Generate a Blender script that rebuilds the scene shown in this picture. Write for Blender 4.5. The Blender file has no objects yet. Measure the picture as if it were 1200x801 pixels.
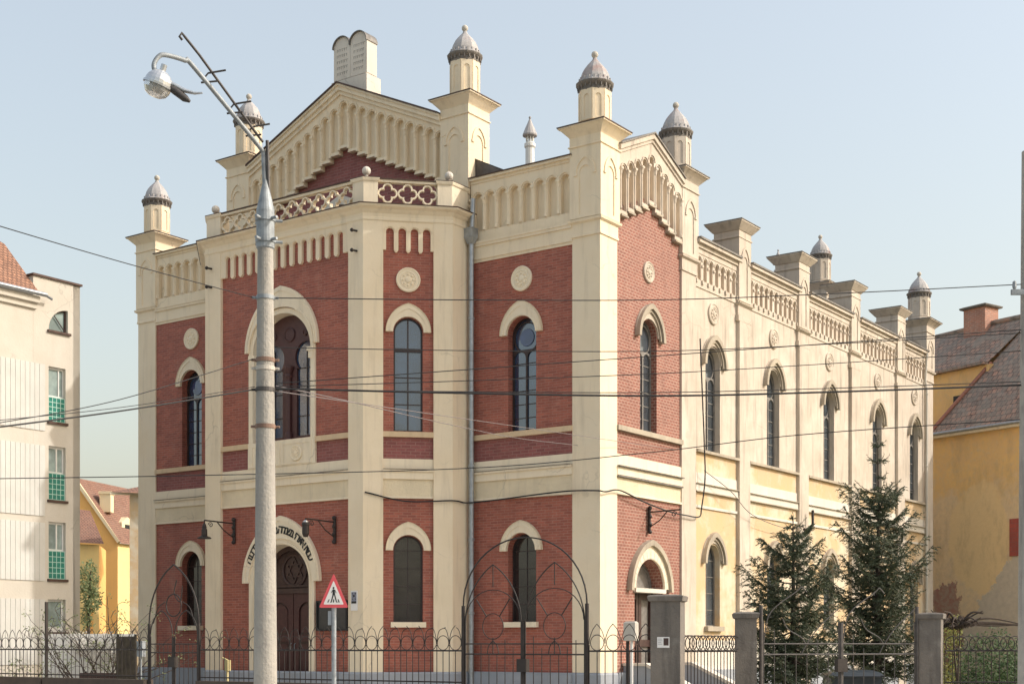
import bpy, math, random
from mathutils import Vector, Matrix
from mathutils.geometry import tessellate_polygon
random.seed(7)
PI = math.pi
scene = bpy.context.scene
COL = scene.collection
C0 = (2.384, 38.0)                      # near corner of the synagogue
_c, _s = 0.8157, 0.5785
_n = math.hypot(_c, _s); _c /= _n; _s /= _n
TH = -math.atan2(_s, _c)                # the building's axes against the world's
r_ = math.sqrt(.5)
BASE = {}                               # root object -> local base

def W(x, y, z=0.0):
    return Vector((C0[0] + x*_c + y*_s, C0[1] - x*_s + y*_c, z))

# ------------------------------------------------------------------ materials
def newmat(name):
    m = bpy.data.materials.new(name); m.use_nodes = True
    nt = m.node_tree; b = nt.nodes['Principled BSDF']
    return m, nt, b
def N(nt, t, **kw):
    n = nt.nodes.new(t)
    for k, v in kw.items():
        if k in n.inputs.keys(): n.inputs[k].default_value = v
        else: setattr(n, k, v)
    return n
def rgb(c): return (c[0], c[1], c[2], 1)
def mixc(nt, fac, a, b, mode='MIX'):
    n = nt.nodes.new('ShaderNodeMix'); n.data_type = 'RGBA'; n.blend_type = mode
    for idx, v in ((0, fac), (6, a), (7, b)):
        if isinstance(v, (int, float)): n.inputs[idx].default_value = v
        elif isinstance(v, tuple): n.inputs[idx].default_value = rgb(v)
        else: nt.links.new(v, n.inputs[idx])
    return n.outputs[2]
def ramp(nt, sock, lo, hi):
    n = nt.nodes.new('ShaderNodeMapRange'); n.clamp = True
    n.inputs['From Min'].default_value = lo; n.inputs['From Max'].default_value = hi
    nt.links.new(sock, n.inputs['Value']); return n.outputs[0]
def mathn(nt, op, a, b=None):
    n = nt.nodes.new('ShaderNodeMath'); n.operation = op
    for i, v in enumerate((a, b)):
        if v is None: continue
        if isinstance(v, (int, float)): n.inputs[i].default_value = v
        else: nt.links.new(v, n.inputs[i])
    return n.outputs[0]
def objco(nt, sc=(1, 1, 1)):
    t = nt.nodes.new('ShaderNodeTexCoord'); mp = nt.nodes.new('ShaderNodeMapping')
    mp.inputs['Scale'].default_value = sc
    nt.links.new(t.outputs['Object'], mp.inputs[0]); return mp.outputs[0]
def noise(nt, scale, sc=(1, 1, 1), detail=5, rough=.6):
    n = N(nt, 'ShaderNodeTexNoise'); n.inputs['Scale'].default_value = scale
    n.inputs['Detail'].default_value = detail; n.inputs['Roughness'].default_value = rough
    nt.links.new(objco(nt, sc), n.inputs['Vector']); return n.outputs[0]
def bump(nt, b, h, strength=.3, dist=.02):
    n = nt.nodes.new('ShaderNodeBump'); n.inputs['Strength'].default_value = strength
    n.inputs['Distance'].default_value = dist
    nt.links.new(h, n.inputs['Height']); nt.links.new(n.outputs[0], b.inputs['Normal'])

def plaster(name, c, c2, streak=None, amt=.5, patches=None, rough=.9, bumpn=14, bs=.25):
    m, nt, b = newmat(name)
    col = mixc(nt, ramp(nt, noise(nt, 1.1), .35, .7), c, c2)
    col = mixc(nt, mathn(nt, 'MULTIPLY', ramp(nt, noise(nt, 9, detail=6), .45, .75), .35), col, c2)
    if patches:
        for pc, sc, lo, hi, a in patches:
            col = mixc(nt, mathn(nt, 'MULTIPLY', ramp(nt, noise(nt, sc, detail=7), lo, hi), a), col, pc)
    if streak:
        s = ramp(nt, noise(nt, 2.2, (2.2, 2.2, .22), detail=8), .52, .74)
        col = mixc(nt, mathn(nt, 'MULTIPLY', s, amt), col, streak)
    # fine hairline cracks in scattered places
    v = nt.nodes.new('ShaderNodeTexVoronoi'); v.feature = 'DISTANCE_TO_EDGE'; v.inputs['Scale'].default_value = .75
    mp = nt.nodes.new('ShaderNodeMix'); mp.data_type = 'VECTOR'; mp.inputs[0].default_value = .35
    n3 = N(nt, 'ShaderNodeTexNoise'); n3.inputs['Scale'].default_value = 2.5; n3.inputs['Detail'].default_value = 5
    co_ = objco(nt); nt.links.new(co_, n3.inputs['Vector'])
    nt.links.new(co_, mp.inputs[4]); nt.links.new(n3.outputs[1], mp.inputs[5]); nt.links.new(mp.outputs[1], v.inputs['Vector'])
    ck = mathn(nt, 'SUBTRACT', 1.0, ramp(nt, v.outputs[0], .003, .010))
    ck = mathn(nt, 'MULTIPLY', ck, mathn(nt, 'MULTIPLY', ramp(nt, noise(nt, .45), .52, .62), .3))
    col = mixc(nt, ck, col, tuple(x*.4 for x in c2))
    nt.links.new(col, b.inputs['Base Color']); b.inputs['Roughness'].default_value = rough
    bump(nt, b, noise(nt, bumpn, detail=6), bs, .02)
    return m

def brick(name, c1, c2, mort, bw=.27, rh=.088, ms=.011, stain=(.2, .08, .06), amt=.4, pale=None):
    m, nt, b = newmat(name)
    uv = nt.nodes.new('ShaderNodeUVMap')
    t = nt.nodes.new('ShaderNodeTexBrick')
    t.offset = .5; t.inputs['Scale'].default_value = 1
    t.inputs['Brick Width'].default_value = bw; t.inputs['Row Height'].default_value = rh
    t.inputs['Mortar Size'].default_value = ms; t.inputs['Mortar Smooth'].default_value = .3
    t.inputs['Color1'].default_value = rgb(c1); t.inputs['Color2'].default_value = rgb(c2)
    t.inputs['Mortar'].default_value = rgb(mort); t.inputs['Bias'].default_value = -.1
    nt.links.new(uv.outputs[0], t.inputs['Vector'])
    col = t.outputs[0]
    col = mixc(nt, mathn(nt, 'MULTIPLY', ramp(nt, noise(nt, .9, detail=6), .42, .72), amt), col, stain)
    col = mixc(nt, mathn(nt, 'MULTIPLY', ramp(nt, noise(nt, 7, (1, 1, 2.2), detail=8, rough=.8), .4, .7), .55), col, tuple(x*.62 for x in c1))
    col = mixc(nt, mathn(nt, 'MULTIPLY', ramp(nt, noise(nt, 2.6, (1, 1, .35), detail=9, rough=.75), .5, .7), .45), col, tuple(x*.5 for x in c1))
    if pale: col = mixc(nt, mathn(nt, 'MULTIPLY', ramp(nt, noise(nt, 1.6, (1, 1, .6), detail=8), .58, .78), .5), col, pale)
    nt.links.new(col, b.inputs['Base Color']); b.inputs['Roughness'].default_value = .75
    bump(nt, b, mathn(nt, 'ADD', mathn(nt, 'MULTIPLY', t.outputs[1], -1), mathn(nt, 'MULTIPLY', noise(nt, 25), .5)), .5, .012)
    return m

def simple(name, c, rough=.6, metal=0, var=.15, sc=8, ior=None, spec=None):
    m, nt, b = newmat(name)
    d = tuple(x*(1-var*2) for x in c)
    col = mixc(nt, ramp(nt, noise(nt, sc, detail=6), .35, .7), c, d)
    nt.links.new(col, b.inputs['Base Color'])
    b.inputs['Roughness'].default_value = rough; b.inputs['Metallic'].default_value = metal
    if ior: b.inputs['IOR'].default_value = ior
    return m

def glassm(name, c, ior=2.2, rough=.06, wob=.02):
    m, nt, b = newmat(name)
    nt.links.new(mixc(nt, ramp(nt, noise(nt, 1.3), .4, .6), c, tuple(x*.6 for x in c)), b.inputs['Base Color'])
    b.inputs['Roughness'].default_value = rough; b.inputs['IOR'].default_value = ior
    bump(nt, b, noise(nt, 2.0, detail=1), .15, wob)
    return m

M = {}
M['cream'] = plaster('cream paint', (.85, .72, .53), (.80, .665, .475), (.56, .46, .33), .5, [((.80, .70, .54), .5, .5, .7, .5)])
M['cream2'] = plaster('light cream moulding', (.86, .745, .565), (.81, .69, .51), (.54, .46, .34), .5)
M['silltan'] = plaster('tan sill course', (.70, .53, .34), (.62, .46, .29), (.4, .3, .2), .4)
M['stucco'] = plaster('rough stucco frieze', (.80, .68, .48), (.68, .57, .40), (.42, .36, .27), .3, bumpn=22, bs=.9)
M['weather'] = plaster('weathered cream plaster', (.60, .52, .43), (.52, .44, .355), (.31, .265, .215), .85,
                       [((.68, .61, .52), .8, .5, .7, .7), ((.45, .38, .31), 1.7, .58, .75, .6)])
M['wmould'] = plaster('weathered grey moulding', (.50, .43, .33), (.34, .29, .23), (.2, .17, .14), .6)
M['ochre'] = plaster('ochre plaster', (.64, .44, .235), (.60, .45, .29), (.56, .44, .30), .7,
                     [((.66, .58, .45), 1.0, .46, .60, .9), ((.45, .36, .25), 2.3, .6, .75, .5)])
M['white'] = plaster('white lime band', (.70, .65, .57), (.64, .58, .50), (.5, .44, .37), .4)
M['plinth'] = plaster('blue grey plinth', (.36, .38, .42), (.30, .32, .35), (.2, .2, .2), .4)
M['brick'] = brick('red facing brick', (.44, .13, .086), (.26, .077, .057), (.42, .225, .165), bw=.25, rh=.075, ms=.009, pale=(.50, .25, .19))
M['brickdark'] = brick('dark red brick', (.33, .105, .095), (.22, .07, .065), (.33, .18, .15))
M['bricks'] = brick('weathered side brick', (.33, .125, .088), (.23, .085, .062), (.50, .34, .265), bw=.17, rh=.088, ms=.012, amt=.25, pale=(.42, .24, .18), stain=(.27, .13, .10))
M['tin'] = simple('rusty sheet flashing', (.10, .055, .04), .6, .2, .25)
M['tingrey'] = simple('grey sheet flashing', (.22, .2, .18), .55, .3, .25)
M['roof'] = simple('old sheet roof', (.15, .13, .12), .6, .2, .25, 3)
M['stone'] = plaster('grey stone coping', (.60, .56, .49), (.50, .46, .40), (.2, .19, .17), .5)
M['zinc'] = simple('zinc pipe', (.42, .45, .48), .4, .6, .15)
M['wood'] = simple('dark brown wood', (.075, .040, .034), .5, 0, .2)
M['woodred'] = simple('oxblood wood', (.085, .033, .031), .5, 0, .15)
M['frame'] = simple('dark window frame', (.05, .032, .03), .5, 0, .2)
M['framegrey'] = simple('grey window frame', (.24, .22, .20), .6, 0, .2)
M['glass'] = glassm('window glass', (.03, .065, .13), 2.2)
M['glassd'] = glassm('dark window glass', (.03, .027, .026), 1.75)
M['glassp'] = glassm('dusty side glass', (.07, .085, .10), 1.9, .12)
M['glassblue'] = glassm('blue stained glass', (.03, .05, .16), 1.8)
M['iron'] = simple('dark wrought iron', (.045, .036, .033), .55, .3, .2)
M['irong'] = simple('grey painted iron', (.10, .09, .085), .55, .3, .2)
M['black'] = simple('black paint', (.012, .012, .013), .5, 0, .1)
M['rubber'] = simple('cable sheath', (.02, .02, .022), .7, 0, .1)
M['cablegrey'] = simple('pale cable sheath', (.20, .17, .17), .7, 0, .1)
M['steel'] = simple('galvanised steel', (.36, .39, .41), .6, .3, .2)
M['concrete'] = plaster('pole concrete', (.44, .41, .36), (.33, .31, .28), (.17, .16, .15), .9, [((.22, .2, .18), 3, .58, .7, .6), ((.56, .52, .46), 6, .6, .75, .6)], bumpn=24, bs=.9)
M['pier'] = plaster('grey pier render', (.21, .185, .16), (.14, .125, .11), (.07, .064, .06), .8, [((.28, .26, .23), 3.5, .58, .72, .6)], bumpn=20, bs=1.0)
M['signred'] = simple('faded red reflective sheet', (.72, .10, .12), .4, 0, .03)
M['signwhite'] = simple('white reflective sheet', (.80, .78, .76), .4, 0, .02)
M['blackpanel'] = simple('dark notice board', (.03, .032, .035), .3, 0, .2)
M['plaque'] = simple('blue grey plaque', (.26, .28, .36), .4, 0, .3, 30)
M['apt'] = plaster('pale apartment plaster', (.62, .57, .49), (.56, .51, .43), (.55, .47, .38), .25)
M['aptrib'] = plaster('ribbed facade panel', (.64, .625, .58), (.57, .555, .51), (.6, .55, .48), .25)
M['greenglass'] = simple('green glass blocks', (.04, .25, .19), .25, 0, .2)
M['greengrid'] = simple('pale block joints', (.45, .66, .58), .6, 0, .1)
M['whiteframe'] = simple('white window frame', (.75, .74, .70), .5, 0, .05)
M['palepane'] = glassm('pale window glass', (.34, .42, .40), 1.6)
M['yellow'] = plaster('yellow house plaster', (.85, .66, .30), (.80, .60, .27), (.72, .55, .3), .3)
M['orange'] = plaster('yellow plaster in orange shade', (.90, .50, .16), (.86, .48, .16), (.7, .42, .18), .3)  # shaded side of the yellow houses, the shade put into the colour
M['yelltrim'] = plaster('cream house trim', (.82, .68, .45), (.78, .64, .42), (.6, .5, .36), .3)
M['bark'] = simple('tree bark', (.09, .065, .05), .9, 0, .3, 20)
M['whitewash'] = plaster('whitewashed garden wall', (.80, .79, .76), (.70, .69, .66), (.5, .48, .45), .4)
M['hedgewood'] = simple('dark timber panel', (.055, .045, .03), .8, 0, .3)
M['plastic'] = simple('dark green bin plastic', (.03, .04, .05), .45, 0, .15)
M['boxgrey'] = simple('meter box grey', (.30, .33, .36), .5, 0, .08)
M['lampwhite'] = simple('lamp reflector shell', (.62, .64, .66), .3, .6, .08)
M['yellowpaint'] = simple('yellow painted pipe', (.50, .42, .20), .5, 0, .1)

def leafm(name, c, c2, trans=.25):
    m, nt, b = newmat(name)
    g = nt.nodes.new('ShaderNodeNewGeometry')
    col = mixc(nt, ramp(nt, noise(nt, 3.0, detail=4), .35, .65), c, c2)
    nt.links.new(col, b.inputs['Base Color']); b.inputs['Roughness'].default_value = .65
    tr = nt.nodes.new('ShaderNodeBsdfTranslucent'); nt.links.new(col, tr.inputs[0])
    mx = nt.nodes.new('ShaderNodeMixShader'); mx.inputs[0].default_value = trans
    nt.links.new(b.outputs[0], mx.inputs[1]); nt.links.new(tr.outputs[0], mx.inputs[2])
    nt.links.new(mx.outputs[0], nt.nodes['Material Output'].inputs[0])
    return m
M['spruce'] = leafm('spruce needles', (.034, .054, .030), (.075, .085, .036), .12)
M['bush'] = leafm('bush leaves', (.07, .12, .03), (.045, .09, .025))
M['vine'] = leafm('yellow green leaves', (.25, .24, .04), (.14, .17, .04))
M['paleleaf'] = leafm('pale spring leaves', (.24, .28, .13), (.16, .20, .08))
M['blossom'] = leafm('whitish blossom', (.72, .70, .66), (.55, .53, .48))

def tiles(name, c1, c2, rh=.3, bw=.22, moss=(.12, .11, .1), amt=.6, msc=1.0):
    m, nt, b = newmat(name)
    uv = nt.nodes.new('ShaderNodeUVMap'); t = nt.nodes.new('ShaderNodeTexBrick')
    t.inputs['Scale'].default_value = 1; t.inputs['Brick Width'].default_value = bw
    t.inputs['Row Height'].default_value = rh; t.inputs['Mortar Size'].default_value = .02
    t.inputs['Color1'].default_value = rgb(c1); t.inputs['Color2'].default_value = rgb(c2)
    t.inputs['Mortar'].default_value = rgb(tuple(x*.35 for x in c2))
    nt.links.new(uv.outputs[0], t.inputs['Vector'])
    col = mixc(nt, mathn(nt, 'MULTIPLY', ramp(nt, noise(nt, msc, detail=9, rough=.8), .38, .58), amt), t.outputs[0], moss)
    col = mixc(nt, mathn(nt, 'MULTIPLY', ramp(nt, noise(nt, msc*3, (1, 1, .6), detail=6, rough=.8), .5, .68), .6), col, tuple(x*.55 for x in c2))
    nt.links.new(col, b.inputs['Base Color']); b.inputs['Roughness'].default_value = .85
    bump(nt, b, mathn(nt, 'ADD', mathn(nt, 'MULTIPLY', t.outputs[1], -1), noise(nt, 14)), .8, .04)
    return m
M['oldtiles'] = tiles('old mossy roof tiles', (.50, .27, .19), (.22, .16, .13), .30, .26, (.30, .27, .225), .8, 1.6)
M['redtiles'] = tiles('red roof tiles', (.46, .23, .14), (.33, .17, .11), .18, .18, (.35, .2, .14), .3)
M['browntiles'] = tiles('brown roof tiles', (.34, .17, .11), (.26, .13, .09), .2, .2, (.3, .2, .15), .3)

def oldwall():
    m, nt, b = newmat('peeling ochre wall')
    uv = nt.nodes.new('ShaderNodeUVMap'); sp = nt.nodes.new('ShaderNodeSeparateXYZ')
    nt.links.new(uv.outputs[0], sp.inputs[0]); S, Z = sp.outputs[0], sp.outputs[1]
    n1 = noise(nt, .55, detail=7); n2 = noise(nt, 1.6, detail=8); n3 = noise(nt, 5, detail=6)
    och = mixc(nt, ramp(nt, n2, .35, .65), (.84, .54, .21), (.76, .49, .23))
    och = mixc(nt, ramp(nt, n3, .5, .8), och, (.70, .50, .28))
    tan = mixc(nt, ramp(nt, n3, .35, .7), (.80, .63, .42), (.66, .52, .36))
    # tan lower render where z < 9 - noise, dipping again in the middle
    h = mathn(nt, 'ADD', mathn(nt, 'MULTIPLY', n1, 5.0), 6.0)
    f1 = ramp(nt, mathn(nt, 'SUBTRACT', h, Z), -.15, .5)
    col = mixc(nt, mathn(nt, 'MULTIPLY', f1, .62), och, tan)
    ov = mathn(nt, 'ADD', mathn(nt, 'POWER', mathn(nt, 'DIVIDE', mathn(nt, 'ADD', S, .1), 1.6), 2), mathn(nt, 'POWER', mathn(nt, 'DIVIDE', mathn(nt, 'ADD', Z, -6.3), 2.5), 2))
    ov = ramp(nt, mathn(nt, 'SUBTRACT', mathn(nt, 'ADD', 1.0, mathn(nt, 'MULTIPLY', mathn(nt, 'SUBTRACT', n1, .5), 1.6)), ov), 0, .12)
    col = mixc(nt, mathn(nt, 'MULTIPLY', ov, .75), col, (.84, .60, .30))
    n4 = noise(nt, 1.1, (1, 1, .35), detail=9, rough=.75)
    col = mixc(nt, mathn(nt, 'MULTIPLY', ramp(nt, n4, .5, .68), .55), col, (.50, .34, .18))
    # bare grey render low on the right
    edge = mathn(nt, 'ADD', mathn(nt, 'MULTIPLY', S, 1.1), mathn(nt, 'ADD', 3.6, mathn(nt, 'MULTIPLY', mathn(nt, 'SUBTRACT', n2, .5), 2.4)))
    f2 = ramp(nt, mathn(nt, 'SUBTRACT', edge, Z), -.02, .05)
    col = mixc(nt, f2, col, mixc(nt, ramp(nt, n3, .3, .7), (.66, .55, .42), (.55, .46, .35)))
    # fallen plaster down to the brick at the left
    dx = mathn(nt, 'POWER', mathn(nt, 'DIVIDE', mathn(nt, 'ADD', S, 1.85), .95), 2)
    dz = mathn(nt, 'POWER', mathn(nt, 'DIVIDE', mathn(nt, 'ADD', Z, -2.3), 2.1), 2)
    d = mathn(nt, 'ADD', mathn(nt, 'ADD', dx, dz), mathn(nt, 'MULTIPLY', mathn(nt, 'SUBTRACT', n2, .5), 2.6))
    f3 = ramp(nt, mathn(nt, 'SUBTRACT', 1.0, d), 0, .12)
    col = mixc(nt, f3, col, mixc(nt, ramp(nt, n3, .4, .6), (.38, .19, .14), (.40, .28, .20)))
    nt.links.new(col, b.inputs['Base Color']); b.inputs['Roughness'].default_value = .95
    bump(nt, b, mathn(nt, 'ADD', mathn(nt, 'ADD', f2, f3), n3), .5, .03)
    return m
M['oldwall'] = oldwall()

# ------------------------------------------------------------------ mesh builder
class B:
    def __init__(s): s.v = []; s.f = []; s.uv = []; s.sm = []
    def add(s, vs, fs, uvs=None, smooth=False):
        o = len(s.v); s.v += [tuple(v) for v in vs]
        for i, f in enumerate(fs):
            s.f.append(tuple(o+k for k in f)); s.sm.append(smooth)
            s.uv.append(uvs[i] if uvs else [(vs[k][0]+vs[k][1], vs[k][2]) for k in f])
    def quad(s, a, b, c, d, uv=None): s.add([a, b, c, d], [(0, 1, 2, 3)], [uv] if uv else None)

class Face:
    def __init__(s, ox, oy, dx, dy): s.o = (ox, oy); s.d = (dx, dy); s.n = (dy, -dx)
    def P(s, a, z, d=0): return (s.o[0]+a*s.d[0]+d*s.n[0], s.o[1]+a*s.d[1]+d*s.n[1], z)

def area(p): return sum(p[i][0]*p[(i+1) % len(p)][1]-p[(i+1) % len(p)][0]*p[i][1] for i in range(len(p)))/2
def plate(b, F, outer, d0, d1, holes=(), back=False):
    if area(outer) < 0: outer = outer[::-1]
    hs = [h if area(h) < 0 else h[::-1] for h in holes]
    loops = [outer]+hs
    pts = [p for l in loops for p in l]
    tris = tessellate_polygon([[Vector((p[0], p[1], 0)) for p in l] for l in loops]) if (len(outer) > 4 or hs) else [(0, 1, 2), (0, 2, 3)] if len(outer) == 4 else [(0, 1, 2)]
    ft = []
    for t in tris:
        a, c, e = (pts[k] for k in t)
        ar = (c[0]-a[0])*(e[1]-a[1])-(e[0]-a[0])*(c[1]-a[1])
        if abs(ar) < 1e-9: continue
        ft.append(tuple(t) if ar > 0 else (t[0], t[2], t[1]))
    b.add([F.P(p[0], p[1], d1) for p in pts], ft, [[pts[k] for k in t] for t in ft])
    if back: b.add([F.P(p[0], p[1], d0) for p in pts], [t[::-1] for t in ft], [[pts[k] for k in t[::-1]] for t in ft])
    for l in loops:
        n = len(l)
        for i in range(n):
            p, q = l[i], l[(i+1) % n]
            hz = abs(q[0]-p[0]) > abs(q[1]-p[1])
            if hz: uv = [(p[0], p[1]+d0), (q[0], q[1]+d0), (q[0], q[1]+d1), (p[0], p[1]+d1)]
            else: uv = [(p[0]+d0, p[1]), (q[0]+d0, q[1]), (q[0]+d1, q[1]), (p[0]+d1, p[1])]
            b.add([F.P(*p, d0), F.P(*q, d0), F.P(*q, d1), F.P(*p, d1)], [(0, 1, 2, 3)], [uv])
def rect(a, b_, z0, z1): return [(a, z0), (b_, z0), (b_, z1), (a, z1)]
def fbox(b, F, s0, s1, z0, z1, d0, d1): plate(b, F, rect(s0, s1, z0, z1), d0, d1, back=True)
def arch(c, z0, zs, hw, zt=None, n=14):
    h = (zt-zs) if zt else hw
    return [(c-hw, z0), (c+hw, z0)]+[(c+hw*math.cos(PI*i/n), zs+h*math.sin(PI*i/n)) for i in range(n+1)]
def parc(c, zs, hw, h, n=10):            # pointed arc points right -> apex -> left
    R = (hw*hw+h*h)/(2*hw) if h >= hw else None
    if R is None: return [(c+hw*math.cos(PI*i/(2*n)), zs+h*math.sin(PI*i/(2*n))) for i in range(2*n+1)]
    cx = hw-R; a1 = math.asin(min(1, h/R))
    rt = [(c+cx+R*math.cos(a1*i/n), zs+R*math.sin(a1*i/n)) for i in range(n+1)]
    return rt+[(2*c-p[0], p[1]) for p in rt[-2::-1]]
def band(outer, inner): return outer+inner[::-1]      # horseshoe between two arcs (both right->left)
def semi(c, zs, hw, h=None, n=16): h = h or hw; return [(c+hw*math.cos(PI*i/n), zs+h*math.sin(PI*i/n)) for i in range(n+1)]

def offs(poly, d, closed=True):
    n = len(poly); out = []
    for i in range(n):
        p = Vector(poly[i]); a = Vector(poly[i-1]) if (closed or i > 0) else None
        c = Vector(poly[(i+1) % n]) if (closed or i < n-1) else None
        nn = []
        for u, v in ((a, p), (p, c)):
            if u is None or v is None: continue
            e = (v-u).normalized(); nn.append(Vector((e.y, -e.x)))
        if len(nn) == 1: out.append(p+nn[0]*d)
        else:
            m = (nn[0]+nn[1]); m = m/m.length; out.append(p+m*(d/max(.3, m.dot(nn[0]))))
    return out
def sweep(b, path, prof, closed=False, caps=False, smooth=False):
    # path counter-clockwise (outside on the right), prof = [(d,z)] from bottom to top
    rings = [[(p.x, p.y, z) for p in offs(path, d, closed)] for d, z in prof]
    n = len(path); m = n if closed else n-1
    L = [0]
    for i in range(n): L.append(L[-1]+(Vector(path[(i+1) % n])-Vector(path[i])).length)
    pl = [0]
    for k in range(1, len(prof)): pl.append(pl[-1]+math.hypot(prof[k][0]-prof[k-1][0], prof[k][1]-prof[k-1][1]))
    for k in range(len(prof)-1):
        for i in range(m):
            j = (i+1) % n
            z0, z1 = prof[k][1], prof[k][1]+pl[k+1]-pl[k]
            b.add([rings[k][i], rings[k][j], rings[k+1][j], rings[k+1][i]], [(0, 1, 2, 3)],
                  [[(L[i], z0), (L[i+1], z0), (L[i+1], z1), (L[i], z1)]], smooth)
    if caps:
        b.add(rings[-1], [tuple(range(n))]); b.add(rings[0], [tuple(range(n))[::-1]])
def sqr(cx, cy, hx, hy=None): hy = hy or hx; return [(cx-hx, cy-hy), (cx+hx, cy-hy), (cx+hx, cy+hy), (cx-hx, cy+hy)]
def ngon(cx, cy, r, n, rot=0): return [(cx+r*math.cos(rot+2*PI*i/n), cy+r*math.sin(rot+2*PI*i/n)) for i in range(n)]
def lathe(b, cx, cy, prof, n=20, smooth=True, rot=0):
    for k in range(len(prof)-1):
        (r0, z0), (r1, z1) = prof[k], prof[k+1]
        for i in range(n):
            a, c = rot+2*PI*i/n, rot+2*PI*(i+1)/n
            b.add([(cx+r0*math.cos(a), cy+r0*math.sin(a), z0), (cx+r0*math.cos(c), cy+r0*math.sin(c), z0),
                   (cx+r1*math.cos(c), cy+r1*math.sin(c), z1), (cx+r1*math.cos(a), cy+r1*math.sin(a), z1)], [(0, 1, 2, 3)], None, smooth)
def tube(b, pts, r, n=8, cap=True, smooth=True):
    pts = [Vector(p) for p in pts]; rs = r if isinstance(r, (list, tuple)) else [r]*len(pts)
    vs = []; prev = None
    for i, p in enumerate(pts):
        t = (pts[min(i+1, len(pts)-1)]-pts[max(i-1, 0)]).normalized()
        u = prev - t*prev.dot(t) if prev else (Vector((0, 0, 1)).cross(t) if abs(t.z) < .95 else Vector((1, 0, 0)).cross(t))
        if u.length < 1e-6: u = Vector((1, 0, 0)).cross(t)
        u.normalize(); prev = u; w = t.cross(u)
        for k in range(n):
            a = 2*PI*k/n; vs.append(p+(u*math.cos(a)+w*math.sin(a))*rs[i])
    fs = [(i*n+k, i*n+(k+1) % n, (i+1)*n+(k+1) % n, (i+1)*n+k) for i in range(len(pts)-1) for k in range(n)]
    b.add(vs, fs, None, smooth)
    if cap: b.add(vs[:n], [tuple(range(n))[::-1]]); b.add(vs[-n:], [tuple(range(n))])
def sphere(b, c, r, n=14, m=10, sz=1.0):
    prof = [(max(1e-4, r*math.sin(PI*i/m)), c[2]-r*sz*math.cos(PI*i/m)) for i in range(m+1)]
    lathe(b, c[0], c[1], prof, n)
def disc(b, F, s, z, prof, n=28):        # prof [(r,d)] relief disc on a wall, from rim to centre
    for k in range(len(prof)-1):
        (r0, d0), (r1, d1) = prof[k], prof[k+1]
        for i in range(n):
            a, c = 2*PI*i/n, 2*PI*(i+1)/n
            q = [(s+r0*math.cos(a), z+r0*math.sin(a), d0), (s+r0*math.cos(c), z+r0*math.sin(c), d0),
                 (s+r1*math.cos(c), z+r1*math.sin(c), d1), (s+r1*math.cos(a), z+r1*math.sin(a), d1)]
            b.add([F.P(*x) for x in q], [(0, 1, 2, 3)], [[(x[0], x[1]) for x in q]])

def tag(o, label, cat, group=None, kind=None):
    if label: o['label'] = label
    if cat: o['category'] = cat
    if group: o['group'] = group
    if kind: o['kind'] = kind
    return o
def link(name, b, mat, base=(0, 0, 0)):
    me = bpy.data.meshes.new(name)
    me.from_pydata([(v[0]-base[0], v[1]-base[1], v[2]-base[2]) for v in b.v], [], b.f)
    ul = me.uv_layers.new(name='UVMap')
    flat = [c for u in b.uv for p in u for c in p]
    ul.data.foreach_set('uv', flat)
    me.polygons.foreach_set('use_smooth', b.sm)
    me.materials.append(mat); me.update()
    o = bpy.data.objects.new(name, me); COL.objects.link(o); return o
def root(name, label, cat, base, group=None, local=True, rot=None):
    o = bpy.data.objects.new(name, None); COL.objects.link(o); o.empty_display_size = .3
    if local: o.location = W(*base); o.rotation_euler = (0, 0, TH)
    else: o.location = base; o.rotation_euler = (0, 0, rot or 0)
    BASE[o.name] = Vector(base) if (local or rot is None) else Vector((0, 0, 0))
    return tag(o, label, cat, group)
def part(name, b, mat, r, parent=None):
    o = link(name, b, M[mat] if isinstance(mat, str) else mat, BASE[r.name]); o.parent = parent or r
    return o
def solo(name, b, mat, base, label, cat, group=None, kind=None, local=True):
    o = link(name, b, M[mat] if isinstance(mat, str) else mat, base)
    if local: o.location = W(*base); o.rotation_euler = (0, 0, TH)
    else: o.location = base
    return tag(o, label, cat, group, kind)
def put(name, mat, r, fn, parent=None):
    b = B(); fn(b); return part(name, b, mat, r, parent)

# ================================================================== SYNAGOGUE
SY = root('synagogue', 'large two storey synagogue of red brick and cream plaster with domed corner turrets', 'synagogue', (-9.4, 0, 0))
FF = Face(0, 0, 1, 0)            # street front
FR = Face(0, 0, 0, 1)            # sunny long side
FM = Face(0, -2.56, 1, 0)        # porch, main face
FK = Face(-6.21, -2.56, r_, r_)  # porch, right chamfer
FK2 = Face(-14.376, -.774, r_, -r_)  # porch, left chamfer (s from 0 to 2.524)
FB = Face(-18.8, 26.9, -1, 0)    # back
FL = Face(-18.8, 26.9, 0, -1)    # left side

FL_ = .47
def dentils(b, cx, cy, r, z0, z1, n, w=.03):
    for i in range(n):
        a = 2*PI*i/n; e = Vector((math.cos(a), math.sin(a))); t = Vector((-e.y, e.x))
        c = Vector((cx, cy))+e*r
        p = [c-t*w-e*.02, c-t*w+e*.03, c+t*w+e*.03, c+t*w-e*.02]
        for k in range(4):
            q, s = p[k], p[(k+1) % 4]
            b.add([(q.x, q.y, z0), (q.x, q.y, z1), (s.x, s.y, z1), (s.x, s.y, z0)], [(0, 1, 2, 3)])
        b.add([(x.x, x.y, z0) for x in p], [(0, 1, 2, 3)])

M['dome'] = plaster('weathered zinc dome', (.46, .44, .43), (.34, .32, .31), (.22, .20, .19), .5,
                    [((.34, .17, .13), 1.9, .54, .66, .5), ((.55, .53, .5), 4, .55, .7, .5)], rough=.6)
M['domeedge'] = plaster('dark zinc eaves', (.20, .175, .155), (.13, .115, .10), (.3, .26, .22), .5, rough=.6)

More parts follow.
